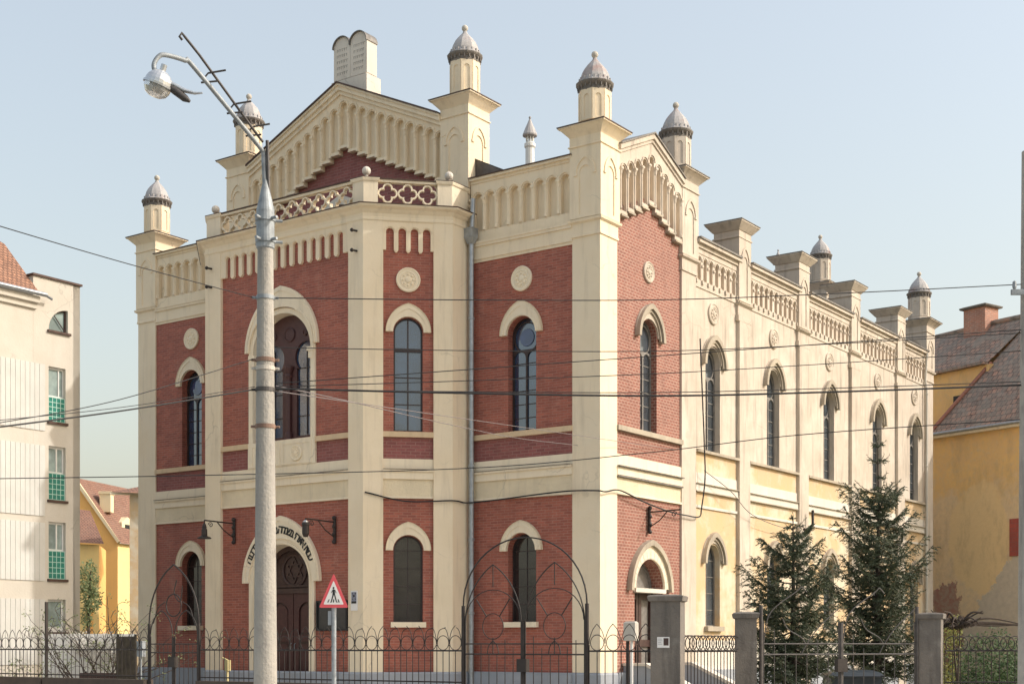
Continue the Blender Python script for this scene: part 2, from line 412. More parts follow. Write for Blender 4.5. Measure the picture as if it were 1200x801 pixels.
def turret(par, cx, cy, z0, ze, shaftmat='cream', dirty=False):
    """octagonal shaft z0..ze, eaves and dome above; all sub-parts of the tower"""
    R = .405/math.cos(PI/8); rot = PI/8
    b = B()
    sweep(b, ngon(cx, cy, .47/math.cos(PI/8), 8, rot), [(0, z0), (0, z0+.08), (-.065, z0+.12)], True)
    sweep(b, ngon(cx, cy, R, 8, rot), [(0, z0+.1), (0, ze-.02)], True)
    for i in range(8):                                   # raised blind arches round the shaft
        a = 2*PI*i/8; e = (math.cos(a), math.sin(a)); F = Face(cx+e[0]*.405, cy+e[1]*.405, -e[1], e[0])
        plate(b, F, rect(-.166, .166, z0+.14, ze-.2), 0, .022, [arch(0, z0+.2, ze-.42, .085)])
    o = part('turret', b, shaftmat, SY, par)
    b = B()
    sweep(b, ngon(cx, cy, .42, 16, 0), [(0, ze-.24), (.02, ze-.18), (.02, ze-.10), (.08, ze-.04), (.10, ze), (.105, ze+.03), (.02, ze+.045)], True, True)
    dentils(b, cx, cy, .455, ze-.14, ze-.03, 20, .018)
    part('eaves', b, 'domeedge', SY, par)
    b = B()
    pr = [(.50, .03), (.44, .08), (.405, .15), (.395, .22), (.365, .32), (.31, .43), (.235, .53), (.155, .62), (.09, .69), (.055, .75), (.042, .80)]
    for k in range(len(pr)-1):
        (r0, h0), (r1, h1) = pr[k], pr[k+1]
        for i in range(8):
            a, c = rot+2*PI*i/8, rot+2*PI*(i+1)/8; mm = (a+c)/2
            for (aa, cc) in ((a, mm), (mm, c)):
                g = lambda A, r: r*(1.03 if abs(A-mm) > .01 else .985)
                b.add([(cx+g(aa, r0)*math.cos(aa), cy+g(aa, r0)*math.sin(aa), ze+h0), (cx+g(cc, r0)*math.cos(cc), cy+g(cc, r0)*math.sin(cc), ze+h0),
                       (cx+g(cc, r1)*math.cos(cc), cy+g(cc, r1)*math.sin(cc), ze+h1), (cx+g(aa, r1)*math.cos(aa), cy+g(aa, r1)*math.sin(aa), ze+h1)], [(0, 1, 2, 3)])
    dentils(b, cx, cy, .415, ze+.07, ze+.17, 18, .028)     # upturned crown round the dome foot
    part('dome', b, 'dome', SY, par)
    b = B(); sphere(b, (cx, cy, ze+.86), .095); lathe(b, cx, cy, [(.055, ze+.76), (.06, ze+.78)], 10)
    part('finial_ball', b, 'stone', SY, par)

def arched_panel(b, F, s, hw, z0, z1, d=0, t=.028):
    """tower face layer with a recessed lancet panel and a pointed hood over it"""
    c = s; w = hw*.40
    zs = z1-.75
    plate(b, F, rect(s-hw, s+hw, z0, z1), d-t, d, [arch(c, z0+.1, zs, w, zs+w*1.15)])
    plate(b, F, band(parc(c, zs+.02, w+.13, .50), parc(c, zs+.02, w+.075, .42)), d, d+.03)
    for sg in (-1, 1): fbox(b, F, c+sg*(w+.1)-.05, c+sg*(w+.1)+.05, zs-.03, zs+.04, d, d+.035)

def tower(cx, cy, hw, zc0, zcap, zt, ze, mat='cream', lower=None, dirty=False, cut=0, sh=1.0):
    """square pier zc0..zcap with cap ending zt, turret on top. lower=(z0,z1): pilaster shaft beneath"""
    tin = 'tingrey' if dirty else 'tin'
    b = B()
    sq = sqr(cx, cy, hw)
    if lower: sweep(b, sqr(cx, cy, hw-.055), [(0, lower[0]), (0, lower[1]+.02)], True)
    z = zc0
    prof = [(-.06, z-.46), (-.02, z-.46), (-.02, z-.40), (-.035, z-.38), (-.035, z-.1), (.035, z-.06), (.05, z), (-.028, z+.03), (-.028, zcap-.02)]
    sweep(b, sq, prof, True)
    for F in (Face(cx-hw, cy-hw, 1, 0), Face(cx+hw, cy-hw, 0, 1), Face(cx+hw, cy+hw, -1, 0), Face(cx-hw, cy+hw, 0, -1)):
        arched_panel(b, F, hw, hw-.001, zc0+.035+cut, zcap-.45)
        fbox(b, F, .001, 2*hw-.001, zcap-.44, zcap-.2, -.03, -.006)
    sweep(b, sq, [(0, zcap-.46), (.035, zcap-.45), (.035, zcap-.42), (0, zcap-.40), (0, zcap-.18), (.03, zcap-.14), (.2, zt-.07), (.24, zt-.06), (.24, zt-.03)], True)
    o = part('corner_tower', b, mat, SY)
    b = B(); sweep(b, sq, [(.22, zt-.028), (.26, zt-.025), (.26, zt), (-.04, zt+.06)], True, True)
    part('cap_flashing', b, tin, SY, o)
    turret(o, cx, cy, zt+.03, ze, mat)
    return o

Z_P, Z_B1, Z_M, Z_S = .84, 5.71, 6.82, 7.43
Z_B2, Z_C, Z_PT = 12.52, 13.13, 14.95

TW = []
for cx_, cy_ in ((-.5, .5), (-18.36, .5), (-.5, 5.08), (-.5, 26.3), (-18.36, 26.3)): put('plinth', 'plinth', SY, lambda b: sweep(b, sqr(cx_, cy_, .445), [(.05, 0), (.05, Z_P-.05), (.0, Z_P), (.0, Z_P+.01)], True))
TW.append(tower(-.5, .5, .5, Z_C, 15.55, 15.66, 16.86, 'cream', (Z_P, 12.7)))
TW.append(tower(-18.36, .5, .5, Z_C, 15.55, 15.66, 16.9, 'cream', (Z_P, 12.7)))
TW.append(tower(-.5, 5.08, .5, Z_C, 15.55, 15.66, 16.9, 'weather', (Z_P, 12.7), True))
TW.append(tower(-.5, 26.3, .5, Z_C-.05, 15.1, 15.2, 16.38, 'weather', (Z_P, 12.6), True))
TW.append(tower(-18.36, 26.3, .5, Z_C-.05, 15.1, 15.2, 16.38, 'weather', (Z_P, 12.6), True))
TW.append(tower(-4.97, .51, .51, 14.2, 17.3, 17.42, 18.71, 'cream', None, cut=.3))
TW.append(tower(-13.87, .51, .51, 14.2, 17.3, 17.42, 18.71, 'cream', None, cut=.3))
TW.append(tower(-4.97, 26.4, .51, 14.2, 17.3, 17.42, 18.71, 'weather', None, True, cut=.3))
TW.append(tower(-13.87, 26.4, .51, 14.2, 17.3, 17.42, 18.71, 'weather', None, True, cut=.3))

# ---- windows -------------------------------------------------------
def lights(b, F, c, z0, zs, hw, d, style):
    """dark frame of a window in the plane d"""
    t = .035
    out = arch(c, z0, zs, hw)
    plate(b, F, out, d, d+.06, [arch(c, z0+t, zs, hw-t*1.3)])
    if style == 'grid':
        fbox(b, F, c-.018, c+.018, z0+t, zs+hw-t*1.5, d+.002, d+.045)
        fbox(b, F, c-hw+.02, c+hw-.02, zs-.54, zs-.44, d+.004, d+.055)
        H = zs-.5-z0
        for k in range(1, 3): fbox(b, F, c-hw+.02, c+hw-.02, z0+H*k/3-.012, z0+H*k/3+.012, d+.003, d+.04)
    elif style == 'dark':
        fbox(b, F, c-.012, c+.012, z0+t, zs+hw-t*1.5, d+.002, d+.03)
        for k in range(1, 5): fbox(b, F, c-hw+.02, c+hw-.02, z0+(zs-z0)*k/4-.01, z0+(zs-z0)*k/4+.01, d+.003, d+.03)
    elif style == 'tracery':
        for k in range(1, 6): zz = z0+(zs-.6-z0)*k/5.5; fbox(b, F, c-hw+t*.8, c+hw-t*.8, zz-.011, zz+.011, d+.006, d+.03)
        zt = zs-.42; w = (hw-t)/2
        hole = [arch(c-w-.003, z0+t, zt-w, w-.025), arch(c+w+.003, z0+t, zt-w, w-.025)]
        plate(b, F, rect(c-hw+t, c+hw-t, z0+t-.01, zt+.02), d+.002, d+.055, hole)
        plate(b, F, [(c+(hw-t*1.1)*math.cos(a), zs-.06+(hw-t*1.1)*math.sin(a)) for a in [2*PI*i/28 for i in range(28)]], d+.004, d+.05,
              [[(c+(hw-t*2.3)*math.cos(a), zs-.06+(hw-t*2.3)*math.sin(a)) for a in [2*PI*i/28 for i in range(28)]]])

def pane_for(F, c, z0, zs, hw, d, glass, par):
    b = B(); plate(b, F, arch(c, z0+.02, zs, hw-.02), d-.01, d+.015)
    return part('pane', b, glass, SY, par)

def window(F, c, z0, zs, hw, d, style='grid', glass='glass', frame='frame', lining='cream', depth=.30, sill=True, wd=-.1, sillm='cream2'):
    b = B(); lights(b, F, c, z0, zs, hw, d, style)
    o = part('window', b, frame, SY)
    pane_for(F, c, z0, zs, hw, d, glass, o)
    if style == 'tracery' and glass == 'glass':
        b = B(); disc(b, F, c, zs-.06, [(hw*.52, d+.02), (hw*.5, d+.04), (.001, d+.042)], 20)
        part('roundel', b, 'glassblue', SY, o)
        b = B()
        for sg in (-1, 1): fbox(b, F, c+sg*hw*.48-.1, c+sg*hw*.48+.1, z0+.35, z0+.37, d+.056, d+.062)
    if sill:
        b = B(); fbox(b, F, c-hw-.08, c+hw+.08, z0-.15, z0-.001, wd-.02, wd+.13)
        part('sill', b, sillm, SY, o)
    return o

def hood(F, c, zs, hw, zt, ihw, izt, d=-.1, mat='cream2', rim=None, t=.09):
    b = B()
    n = 10
    o = parc(c, zs, hw, zt-zs, n); i = semi(c, zs, ihw, izt-zs, 2*n)
    plate(b, F, band(o, i), d-.05, d+t)
    o2 = parc(c, zs+.02, hw-.075, zt-zs-.10, n); o3 = parc(c, zs+.02, hw-.115, zt-zs-.155, n)
    plate(b, F, band(o2, o3), d+t, d+t+.018)
    h = part('window_hood', b, mat, SY)
    if rim:
        b = B()
        plate(b, F, band(parc(c, zs-.12, hw+.02, zt-zs+.15, n), parc(c, zs-.12, hw-.10, zt-zs, n)), d-.02, d+t+.11)
        plate(b, F, band(parc(c, zs-.08, hw-.13, zt-zs-.06, n), parc(c, zs-.08, hw-.19, zt-zs-.13, n)), d+t-.01, d+t+.05)
        part('hood_mould', b, rim, SY, h)
    else:
        b = B(); plate(b, F, band(parc(c, zs, hw+.02, zt-zs+.025, n), parc(c, zs, hw+.001, zt-zs+.001, n)), d-.02, d+t+.015)
        part('hood_edge', b, 'stucco', SY, h)
    return h

def medallion(F, s, z, r, d=-.1, mat='cream2'):
    b = B()
    disc(b, F, s, z, [(r, d-.01), (r, d+.05), (r-.03, d+.065), (r-.055, d+.045), (r*.66, d+.045), (r*.63, d+.06), (r*.58, d+.045), (r*.3, d+.045), (r*.2, d+.075), (.001, d+.085)])
    for k in range(8):
        a = 2*PI*k/8
        disc(b, F, s+math.cos(a)*r*.44, z+math.sin(a)*r*.44, [(r*.12, d+.045), (r*.08, d+.07), (.001, d+.078)], 8)
    part('medallion', b, mat, SY)

def arcade(F, cs, zb, zsp, hw, d, outline, colb=None, mat='cream', back='cream', rec=.15, cap=True, col=True, holes_extra=(), slope=None, name='arcade_frieze'):
    """blind arcade; cs = list of (centre, dz)"""
    b = B()
    holes = [arch(c, zb+dz, zsp+dz, hw, n=10) for c, dz in cs]
    plate(b, F, outline, d-rec-.2, d, holes)
    for i, (c, dz) in enumerate(cs):
        plate(b, F, band(semi(c, zsp+dz, hw+.075, n=10), semi(c, zsp+dz, hw+.04, n=10)), d, d+.028)
    if col:
        sp = cs[1][0]-cs[0][0]
        ed = [(cs[0][0]-sp/2, cs[0][1])]+[((cs[i][0]+cs[i+1][0])/2, min(cs[i][1], cs[i+1][1])) for i in range(len(cs)-1)]+[(cs[-1][0]+sp/2, cs[-1][1])]
        for s, dz in ed:
            p = F.P(s, 0, d)
            lathe(b, p[0], p[1], [(.055, zb+dz+.02), (.05, zb+dz+.10), (.036, zb+dz+.13), (.036, zsp+dz-.20), (.05, zsp+dz-.17), (.055, zsp+dz-.1), (.075, zsp+dz-.04)], 8)
            fbox(b, F, s-.065, s+.065, zsp+dz-.04, zsp+dz+.02, d-.01, d+.075)
    o = part(name, b, mat, SY)
    b = B(); plate(b, F, outline, d-rec-.02, d-rec)
    part('arcade_back', b, back, SY, o)
    return o

# ---- side bays of the street front --------------------------------
def bay(s0, s1, wc):
    F = FF; d = -.1; dd = -.45
    put('plinth', 'plinth', SY, lambda b: (plate(b, F, rect(s0-.02, s1+.02, 0, Z_P-.05), dd, .06), plate(b, F, [(s0-.02, Z_P-.05), (s1+.02, Z_P-.05), (s1+.02, Z_P), (s0-.02, Z_P)], dd, .03)))
    put('brick_panel', 'brick', SY, lambda b: plate(b, F, rect(s0, s1, Z_P, Z_B1), dd, d, [arch(wc, 2.24, 4.235, .48)]))
    put('frieze', 'stucco', SY, lambda b: plate(b, F, rect(s0, s1, Z_B1, 6.25), dd, d+.03))
    def mould(b):
        fbox(b, F, s0, s1, 5.712, 5.77, dd, d+.06)
        plate(b, F, rect(s0, s1, 6.25, 6.52), dd, d+.08); fbox(b, F, s0, s1, 6.46, 6.519, d, d+.13)
        plate(b, F, rect(s0, s1, 6.53, Z_M), dd, d+.05)
    put('string_course', 'cream2', SY, mould)
    put('flashing', 'tin', SY, lambda b: (fbox(b, F, s0, s1, 6.52, 6.53, d-.1, d+.15),))
    put('sill_course', 'silltan', SY, lambda b: plate(b, F, rect(s0, s1, Z_S, 7.58), dd, d+.09))
    put('brick_band', 'brickdark', SY, lambda b: plate(b, F, rect(s0, s1, Z_M, Z_S), dd, d))
    put('brick_panel', 'brick', SY, lambda b: plate(b, F, rect(s0, s1, 7.58, Z_B2), dd, d, [arch(wc, 7.6, 10.3, .48)]))
    def cor(b):
        plate(b, F, rect(s0, s1, Z_B2, 12.6), dd, d+.03)
        plate(b, F, rect(s0, s1, 12.6, 12.96), dd, d+.06)
        plate(b, F, rect(s0, s1, 12.96, 13.04), dd, d+.10)
        plate(b, F, rect(s0, s1, 13.04, 13.10), dd, d+.12)
    put('cornice', 'cream', SY, cor)
    n = 8; sp = .425; c0 = (s0+s1)/2-sp*(n-1)/2
    arcade(F, [(c0+sp*i, 0) for i in range(n)], 13.40, 14.34, .148, d+.02, rect(s0, s1, 13.10, 14.78))
    def par(b):
        fbox(b, F, s0, s1, 14.78, 14.90, -.6, d+.05); fbox(b, F, s0, s1, 14.86, 14.93, -.6, d+.12)
    put('parapet', 'cream', SY, par)
    put('coping', 'tin', SY, lambda b: fbox(b, F, s0-.02, s1+.02, 14.932, 14.955, -.62, d+.16))
    window(F, wc, 7.6, 10.3, .48, -.38, 'tracery', 'glass', sill=False)
    hood(F, wc, 10.3, .69, 11.21, .50, 10.80)
    medallion(F, wc, 11.84, .35)
    window(F, wc, 2.24, 4.235, .48, -.38, 'dark', 'glassd')
    hood(F, wc, 4.235, .69, 5.06, .50, 4.735)
bay(-4.42, -.945, -2.65)
bay(-17.92, -14.38, -16.15)
# reveals behind the windows: plain dark room shells are not needed, panes are opaque from outside

# ---- porch -----------------------------------------------------------
PATH = [(-14.376, 0), (-14.376, -.774), (-12.59, -2.56), (-6.21, -2.56), (-4.425, -.774), (-4.425, 0)]
put('plinth', 'plinth', SY, lambda b: sweep(b, PATH, [(.06, 0), (.06, Z_P-.05), (.0, Z_P)]))
def porch_pil(F, a, e, name='pilaster'):
    put(name, 'cream', SY, lambda b: plate(b, F, rect(a, e, Z_P, 13.5), -.3, 0))
for F, a, e in ((FM, -12.59, -11.92), (FM, -6.76, -6.21), (FK, 0, .565), (FK, 1.985, 2.524), (FK2, 0, .54), (FK2, 1.96, 2.524)): porch_pil(F, a, e)
FS1 = Face(-4.425, -.774, 0, 1); FS2 = Face(-14.376, 0, 0, -1)
for F in (FS1, FS2): put('porch_return', 'cream', SY, lambda b: plate(b, F, rect(0, .774, Z_P, 13.5), -.3, 0))

def porch_bay(F, s0, s1, lowh, uph, slots, wtop=13.5, mid=True):
    d = -.1; dd = -.45
    put('brick_panel', 'brick', SY, lambda b: plate(b, F, rect(s0, s1, Z_P, Z_B1), dd, d, lowh))
    put('frieze', 'stucco', SY, lambda b: plate(b, F, rect(s0, s1, Z_B1, 6.25), dd, d+.03))
    def mould(b):
        fbox(b, F, s0, s1, 5.712, 5.77, dd, d+.06)
        plate(b, F, rect(s0, s1, 6.25, 6.52), dd, d+.08); fbox(b, F, s0, s1, 6.46, 6.519, d, d+.12)
        plate(b, F, rect(s0, s1, 6.53, Z_M), dd, d+.05)
    put('string_course', 'cream2', SY, mould)
    put('flashing', 'tin', SY, lambda b: fbox(b, F, s0, s1, 6.52, 6.53, d-.1, d+.14))
    put('brick_panel', 'brick', SY, lambda b: plate(b, F, rect(s0, s1, 7.58, 13.45), dd, d, uph))
    # cream screen with round-headed slots
    sp, n, hw = slots; c0 = (s0+s1)/2-sp*(n-1)/2
    def scr(b):
        out = [(s0, 12.66)]
        for i in range(n):
            c = c0+sp*i
            l = c-hw
            out += [(l, 12.66)]+[(c-hw*math.cos(PI*k/10), 13.17+hw*math.sin(PI*k/10)) for k in range(11)]+[(c+hw, 12.66)]
            if i < n-1: out += [(c+sp/2-.02, 12.60), (c+sp/2+.02, 12.60)]
        out += [(s1, 12.66), (s1, 13.5), (s0, 13.5)]
        plate(b, F, out, d-.02, d+.085)
        for i in range(n):
            c = c0+sp*i
            plate(b, F, band(semi(c, 13.17, hw+.06, n=10), semi(c, 13.17, hw+.03, n=10)), d+.085, d+.105)
    put('slotted_screen', 'cream', SY, scr)

kw = 1.275
for F, c in ((FK, kw), (FK2, 2.524-kw)):
    s0, s1 = (.565, 1.985) if F is FK else (.54, 1.96)
    porch_bay(F, s0, s1, [arch(c, 2.24, 4.25, .415)], [arch(c, 7.6, 10.38, .41)], (.345, 4, .11))
    put('brick_band', 'brickdark', SY, lambda b: plate(b, F, rect(s0, s1, Z_M, Z_S), -.45, -.1))
    put('sill_course', 'silltan', SY, lambda b: plate(b, F, rect(s0, s1, Z_S, 7.58), -.45, -.01))
    window(F, c, 7.6, 10.38, .41, -.22, 'grid', 'glass', sill=False)
    hood(F, c, 10.38, .62, 11.16, .43, 10.81)
    medallion(F, c, 11.85, .345)
    window(F, c, 2.24, 4.25, .415, -.24, 'dark', 'glassd')
    hood(F, c, 4.25, .62, 5.03, .435, 4.685)

# porch main face
CM = -9.42
porch_bay(FM, -11.92, -6.76, [arch(CM, .84, 3.43, 1.32, 4.72)], [arch(CM, 7.6, 10.17, 1.32, 11.42)], (.349, 15-1, .10))
for a, e in ((-11.92, CM-1.36), (CM+1.36, -6.76)):
    put('brick_band', 'brickdark', SY, lambda b: plate(b, FM, rect(a, e, Z_M, Z_S), -.45, -.1))
    put('sill_course', 'silltan', SY, lambda b: plate(b, FM, rect(a, e, Z_S, 7.58), -.45, -.01))
def apron(b):
    plate(b, FM, rect(CM-1.36, CM+1.36, Z_M, 7.58), -.45, -.03)
    for sg in (-1, 1):
        c = CM+sg*.63
        plate(b, FM, rect(c-.6, c+.6, Z_M+.03, 7.50), -.03, -.012, [rect(c-.53, c+.53, Z_M+.09, 7.44)])
put('window_apron', 'cream2', SY, apron)
for sg in (-1, 1): medallion(FM, CM+sg*.63, 7.165, .235, -.03)
# large twin window
def bigsur(b):
    zs = 10.17
    plate(b, FM, band([(CM+1.34, 7.58)]+semi(CM, zs, 1.34, 1.27, 24)+[(CM-1.34, 7.58)], [(CM+1.17, 7.58)]+semi(CM, zs, 1.17, 1.12, 24)+[(CM-1.17, 7.58)]), -.55, -.04)
    for sg in (-1, 1):
        fbox(b, FM, CM+sg*1.19-.13, CM+sg*1.19+.13, 10.06, 10.18, -.5, .0)
        fbox(b, FM, CM+sg*1.19-.09, CM+sg*1.19+.09, 9.86, 10.06, -.5, -.02)
bs = put('window_surround', 'cream2', SY, bigsur)
def bighood(b):
    o = parc(CM, 10.27, 1.47, 1.82, 14); i = semi(CM, 10.27, 1.30, 1.20, 28)
    plate(b, FM, band(o, i), -.15, .0)
    plate(b, FM, band(parc(CM, 10.30, 1.39, 1.71, 14), parc(CM, 10.30, 1.35, 1.65, 14)), .0, .02)
    plate(b, FM, band(semi(CM, 10.27, 1.33, 1.27, 28), semi(CM, 10.27, 1.29, 1.19, 28)), -.02, .03)
put('window_hood', 'cream2', SY, bighood)
b = B()
def horse(c, z0, zn, hw, r):               # narrow light widening to a horseshoe head
    return [(c-hw, z0), (c+hw, z0), (c+hw, zn)]+[(c+r*math.cos(a), zn+r*.75+r*math.sin(a)) for a in [math.radians(-48+276*i/20) for i in range(21)]]+[(c-hw, zn)]
plate(b, FM, arch(CM, 7.6, 10.17, 1.165, 11.28, 24), -.5, -.40, [horse(CM-.66, 7.72, 9.70, .37, .44), horse(CM+.66, 7.72, 9.70, .37, .44)])
for x, zz, rr in ((0, 10.72, .22), (-.62, 10.72, .10), (.62, 10.72, .1)):
    disc(b, FM, CM+x, zz, [(rr, -.40), (rr, -.37), (rr-.04, -.36), (rr-.06, -.385), (.001, -.385)], 20)
p = FM.P(CM, 0, -.36)
lathe(b, p[0], p[1], [(.13, 7.62), (.12, 7.8), (.085, 7.86), (.08, 9.4), (.12, 9.5), (.10, 9.55), (.17, 9.72), (.17, 9.78)], 14)
big = part('window', b, 'woodred', SY)
put('pane', 'glass', SY, lambda b: plate(b, FM, arch(CM, 7.62, 10.17, 1.13, 11.2, 24), -.50, -.47), big)
put('glazing_bar', 'frame', SY, lambda b: [(fbox(b, FM, CM+x-.015, CM+x+.015, 7.75, 10.3, -.469, -.44), [fbox(b, FM, CM+x-.38, CM+x+.38, z-.012, z+.012, -.468, -.445) for z in (8.3, 9.0, 9.7)]) for x in (-.66, .66)], big)
# portal
def psur(b):
    zs = 3.43
    plate(b, FM, band([(CM+1.32, .3)]+semi(CM, zs, 1.32, 1.29, 24)+[(CM-1.32, .3)], [(CM+1.12, .3)]+semi(CM, zs, 1.12, 1.10, 24)+[(CM-1.12, .3)]), -.7, -.03)
    plate(b, FM, band([(CM+1.2, .3)]+semi(CM, zs, 1.2, 1.18, 24)+[(CM-1.2, .3)], [(CM+1.15, .3)]+semi(CM, zs, 1.15, 1.13, 24)+[(CM-1.15, .3)]), -.03, -.01)
put('portal_surround', 'cream2', SY, psur)
def phood(b):
    plate(b, FM, band(parc(CM, 3.43, 1.56, 1.94, 14), semi(CM, 3.43, 1.3, 1.27, 28)), -.15, .02)
    plate(b, FM, band(parc(CM, 3.45, 1.50, 1.85, 14), parc(CM, 3.45, 1.45, 1.78, 14)), .02, .04)
ph = put('portal_hood', 'cream2', SY, phood)
b = B()
dz = -.62
plate(b, FM, arch(CM, .32, 3.43, 1.12, 4.53, 24), dz-.06, dz, [])
disc(b, FM, CM, 3.80, [(.52, dz), (.52, dz+.05), (.46, dz+.07), (.42, dz+.05), (.42, dz+.012)], 32)
for k in (0, 1):                          # six-pointed star of the tympanum
    tri = [(CM+.40*math.sin(2*PI*j/3+k*PI), 3.80+.40*math.cos(2*PI*j/3+k*PI)) for j in range(3)]
    tin_ = [(CM+.30*math.sin(2*PI*j/3+k*PI), 3.80+.30*math.cos(2*PI*j/3+k*PI)) for j in range(3)]
    plate(b, FM, tri, dz, dz+.035+.006*k, [tin_])
plate(b, FM, band(semi(CM, 3.43, 1.12, 1.1, 24), semi(CM, 3.43, .98, .96, 24)), dz, dz+.10)
fbox(b, FM, CM-1.12, CM+1.12, 3.12, 3.26, dz, dz+.14); fbox(b, FM, CM-1.12, CM+1.12, 3.30, 3.36, dz, dz+.08)
dr = part('portal_tympanum', b, 'wood', SY)
for sg in (-1, 1):
    b = B(); c = CM+sg*.545
    plate(b, FM, rect(c-.53, c+.53, .34, 3.12), dz, dz+.06, [arch(c, 1.9, 2.55, .33, 2.86), rect(c-.33, c+.33, .6, 1.7)])
    plate(b, FM, arch(c, 1.97, 2.55, .27, 2.79), dz, dz+.03); plate(b, FM, rect(c-.27, c+.27, .67, 1.63), dz, dz+.03)
    lf = part('door_leaf', b, 'woodred', SY)
    b = B(); p = FM.P(CM+sg*.08, 1.55, dz+.06); tube(b, [(p[0], p[1], 1.45), (p[0], p[1]-.05, 1.48), (p[0], p[1]-.05, 1.62), (p[0], p[1], 1.65)], .012, 6); part('handle', b, 'steel', SY, lf)
# steps
for k in range(3): put('step', 'stone', SY, lambda b: fbox(b, FM, CM-1.9-.3*(2-k), CM+1.9+.3*(2-k), .1*k+.004, .1*(k+1), .05, 1.5-.35*k))

# inscription on the portal hood
ins = bpy.data.objects.new('tmp', None)
def glyph_mesh(ch, size):
    cu = bpy.data.curves.new('g', 'FONT'); cu.body = ch; cu.size = size; cu.extrude = 0; cu.offset = .009
    cu.align_x = 'CENTER'; cu.resolution_u = 3
    o = bpy.data.objects.new('g', cu); COL.objects.link(o)
    dg = bpy.context.evaluated_depsgraph_get(); dg.update()
    me = bpy.data.meshes.new_from_object(o.evaluated_get(dg))
    vs = [v.co.copy() for v in me.vertices]; fs = [tuple(p.vertices) for p in me.polygons]
    bpy.data.objects.remove(o); bpy.data.curves.remove(cu); bpy.data.meshes.remove(me)
    return vs, fs
b = B()
txt = "עבדו את ה׳ בשמחה באו לפניו ברננה"
# arc along the middle of the hood, from bottom right over the apex to bottom left
def arcpt(t):
    pts = []
    for i in range(61):
        o = parc(CM, 3.43, 1.56, 1.94, 30)[i]; q = semi(CM, 3.43, 1.3, 1.27, 60)[i]
        pts.append((o[0]*.40+q[0]*.60, o[1]*.40+q[1]*.60))
    ln = [0]
    for i in range(60): ln.append(ln[-1]+math.dist(pts[i], pts[i+1]))
    tt = t*ln[-1]
    for i in range(60):
        if ln[i+1] >= tt:
            k = (tt-ln[i])/(ln[i+1]-ln[i]); p, q = pts[i], pts[i+1]
            return (p[0]+(q[0]-p[0])*k, p[1]+(q[1]-p[1])*k), math.atan2(q[1]-p[1], q[0]-p[0])
wid = [(.5 if c in ' ׳' else .62 if c in 'ויןז' else 1.0) for c in txt]
tot = sum(wid); acc = 0
for ch, w in zip(txt, wid):
    t = .14+.72*(acc+w/2)/tot; acc += w
    if ch == ' ': continue
    (ps, pz), an = arcpt(t)
    vs, fs = glyph_mesh(ch, .33)
    if not vs: continue
    an += PI                              # text faces right-to-left along the arc
    ca, sa = math.cos(an), math.sin(an)
    V = []
    for v in vs:
        x, y = v.x, v.y-.10
        V.append((ps+x*ca-y*sa, pz+x*sa+y*ca))
    b.add([FM.P(q[0], q[1], .034) for q in V], fs)
    # thickness skirt
part('inscription', b, 'black', SY, ph)

# porch cornice, deck and balustrade
def pcor(b):
    sweep(b, PATH, [(-.3, 13.45), (0, 13.45), (.03, 13.48), (.03, 13.54), (.01, 13.56), (.01, 13.66), (.08, 13.72), (.10, 13.76), (.22, 13.80), (.25, 13.83), (.25, 13.86), (-.4, 13.90)])
put('cornice', 'cream2', SY, pcor)
put('cornice_flashing', 'tin', SY, lambda b: sweep(b, PATH, [(.245, 13.861), (.275, 13.862), (.275, 13.885), (-.3, 13.915)]))
put('porch_deck', 'roof', SY, lambda b: b.add([(x, y+.05, 13.84) for x, y in PATH]+[], [(0, 1, 2, 3, 4, 5)]))
def quatre(c, z, a, R, n=40):
    o = []
    for i in range(n):
        th = 2*PI*i/n; ph_ = (th+PI/4) % (PI/2)-PI/4
        rr = a*math.cos(ph_)+math.sqrt(max(0, R*R-(a*math.sin(ph_))**2)); o.append((c+rr*math.cos(th), z+rr*math.sin(th)))
    return o
def balus(F, s0, s1, n):
    b = B(); zb, zt = 13.97, 14.56; zc = (zb+zt)/2; d0, d1 = -.20, -.08
    fbox(b, F, s0, s1, 13.89, zb, d0-.02, d1+.02)
    fbox(b, F, s0, s1, zt, 14.63, d0-.03, d1+.03)
    sp = (s1-s0)/n
    for i in range(n):
        c = s0+sp*(i+.5); k = min(sp/2, .295)/.29
        plate(b, F, quatre(c, zc, .14*k, .149*k), d0, d1, [quatre(c, zc, .14*k, .104*k)], back=True)
    for i in range(n-1):
        c = s0+sp*(i+1); fbox(b, F, c-.035, c+.035, zc-.035, zc+.035, d0+.01, d1-.01)
    o = part('balustrade', b, 'cream2', SY)
    put('rail', 'tin', SY, lambda b: fbox(b, F, s0, s1, 14.632, 14.665, d0-.06, d1+.06), o)
balus(FK, .42, 2.10, 3); balus(FM, -11.98, -6.63, 10); balus(FK2, .42, 2.10, 3)
BPTS = {'a': [(-12.59, -2.56), 1], 'b': [(-6.21, -2.56), 1]}
def post(poly, ball):
    b = B(); sweep(b, poly, [(0, 13.89), (0, 14.55), (.03, 14.58), (.05, 14.64), (.05, 14.66)], True, True)
    o = part('balustrade_post', b, 'cream2', SY)
    put('post_cap', 'tin', SY, lambda b: sweep(b, poly, [(.055, 14.662), (.055, 14.68), (-.12, 14.73)], True, True), o)
    put('ball_finial', 'white', SY, lambda b: (sphere(b, (ball[0], ball[1], 14.90), .125), lathe(b, ball[0], ball[1], [(.07, 14.70), (.045, 14.78), (.06, 14.80)], 10)), o)
def poff(F, s, d): q = F.P(s, 0, d); return (q[0], q[1])
dn, di = -.04, -.42
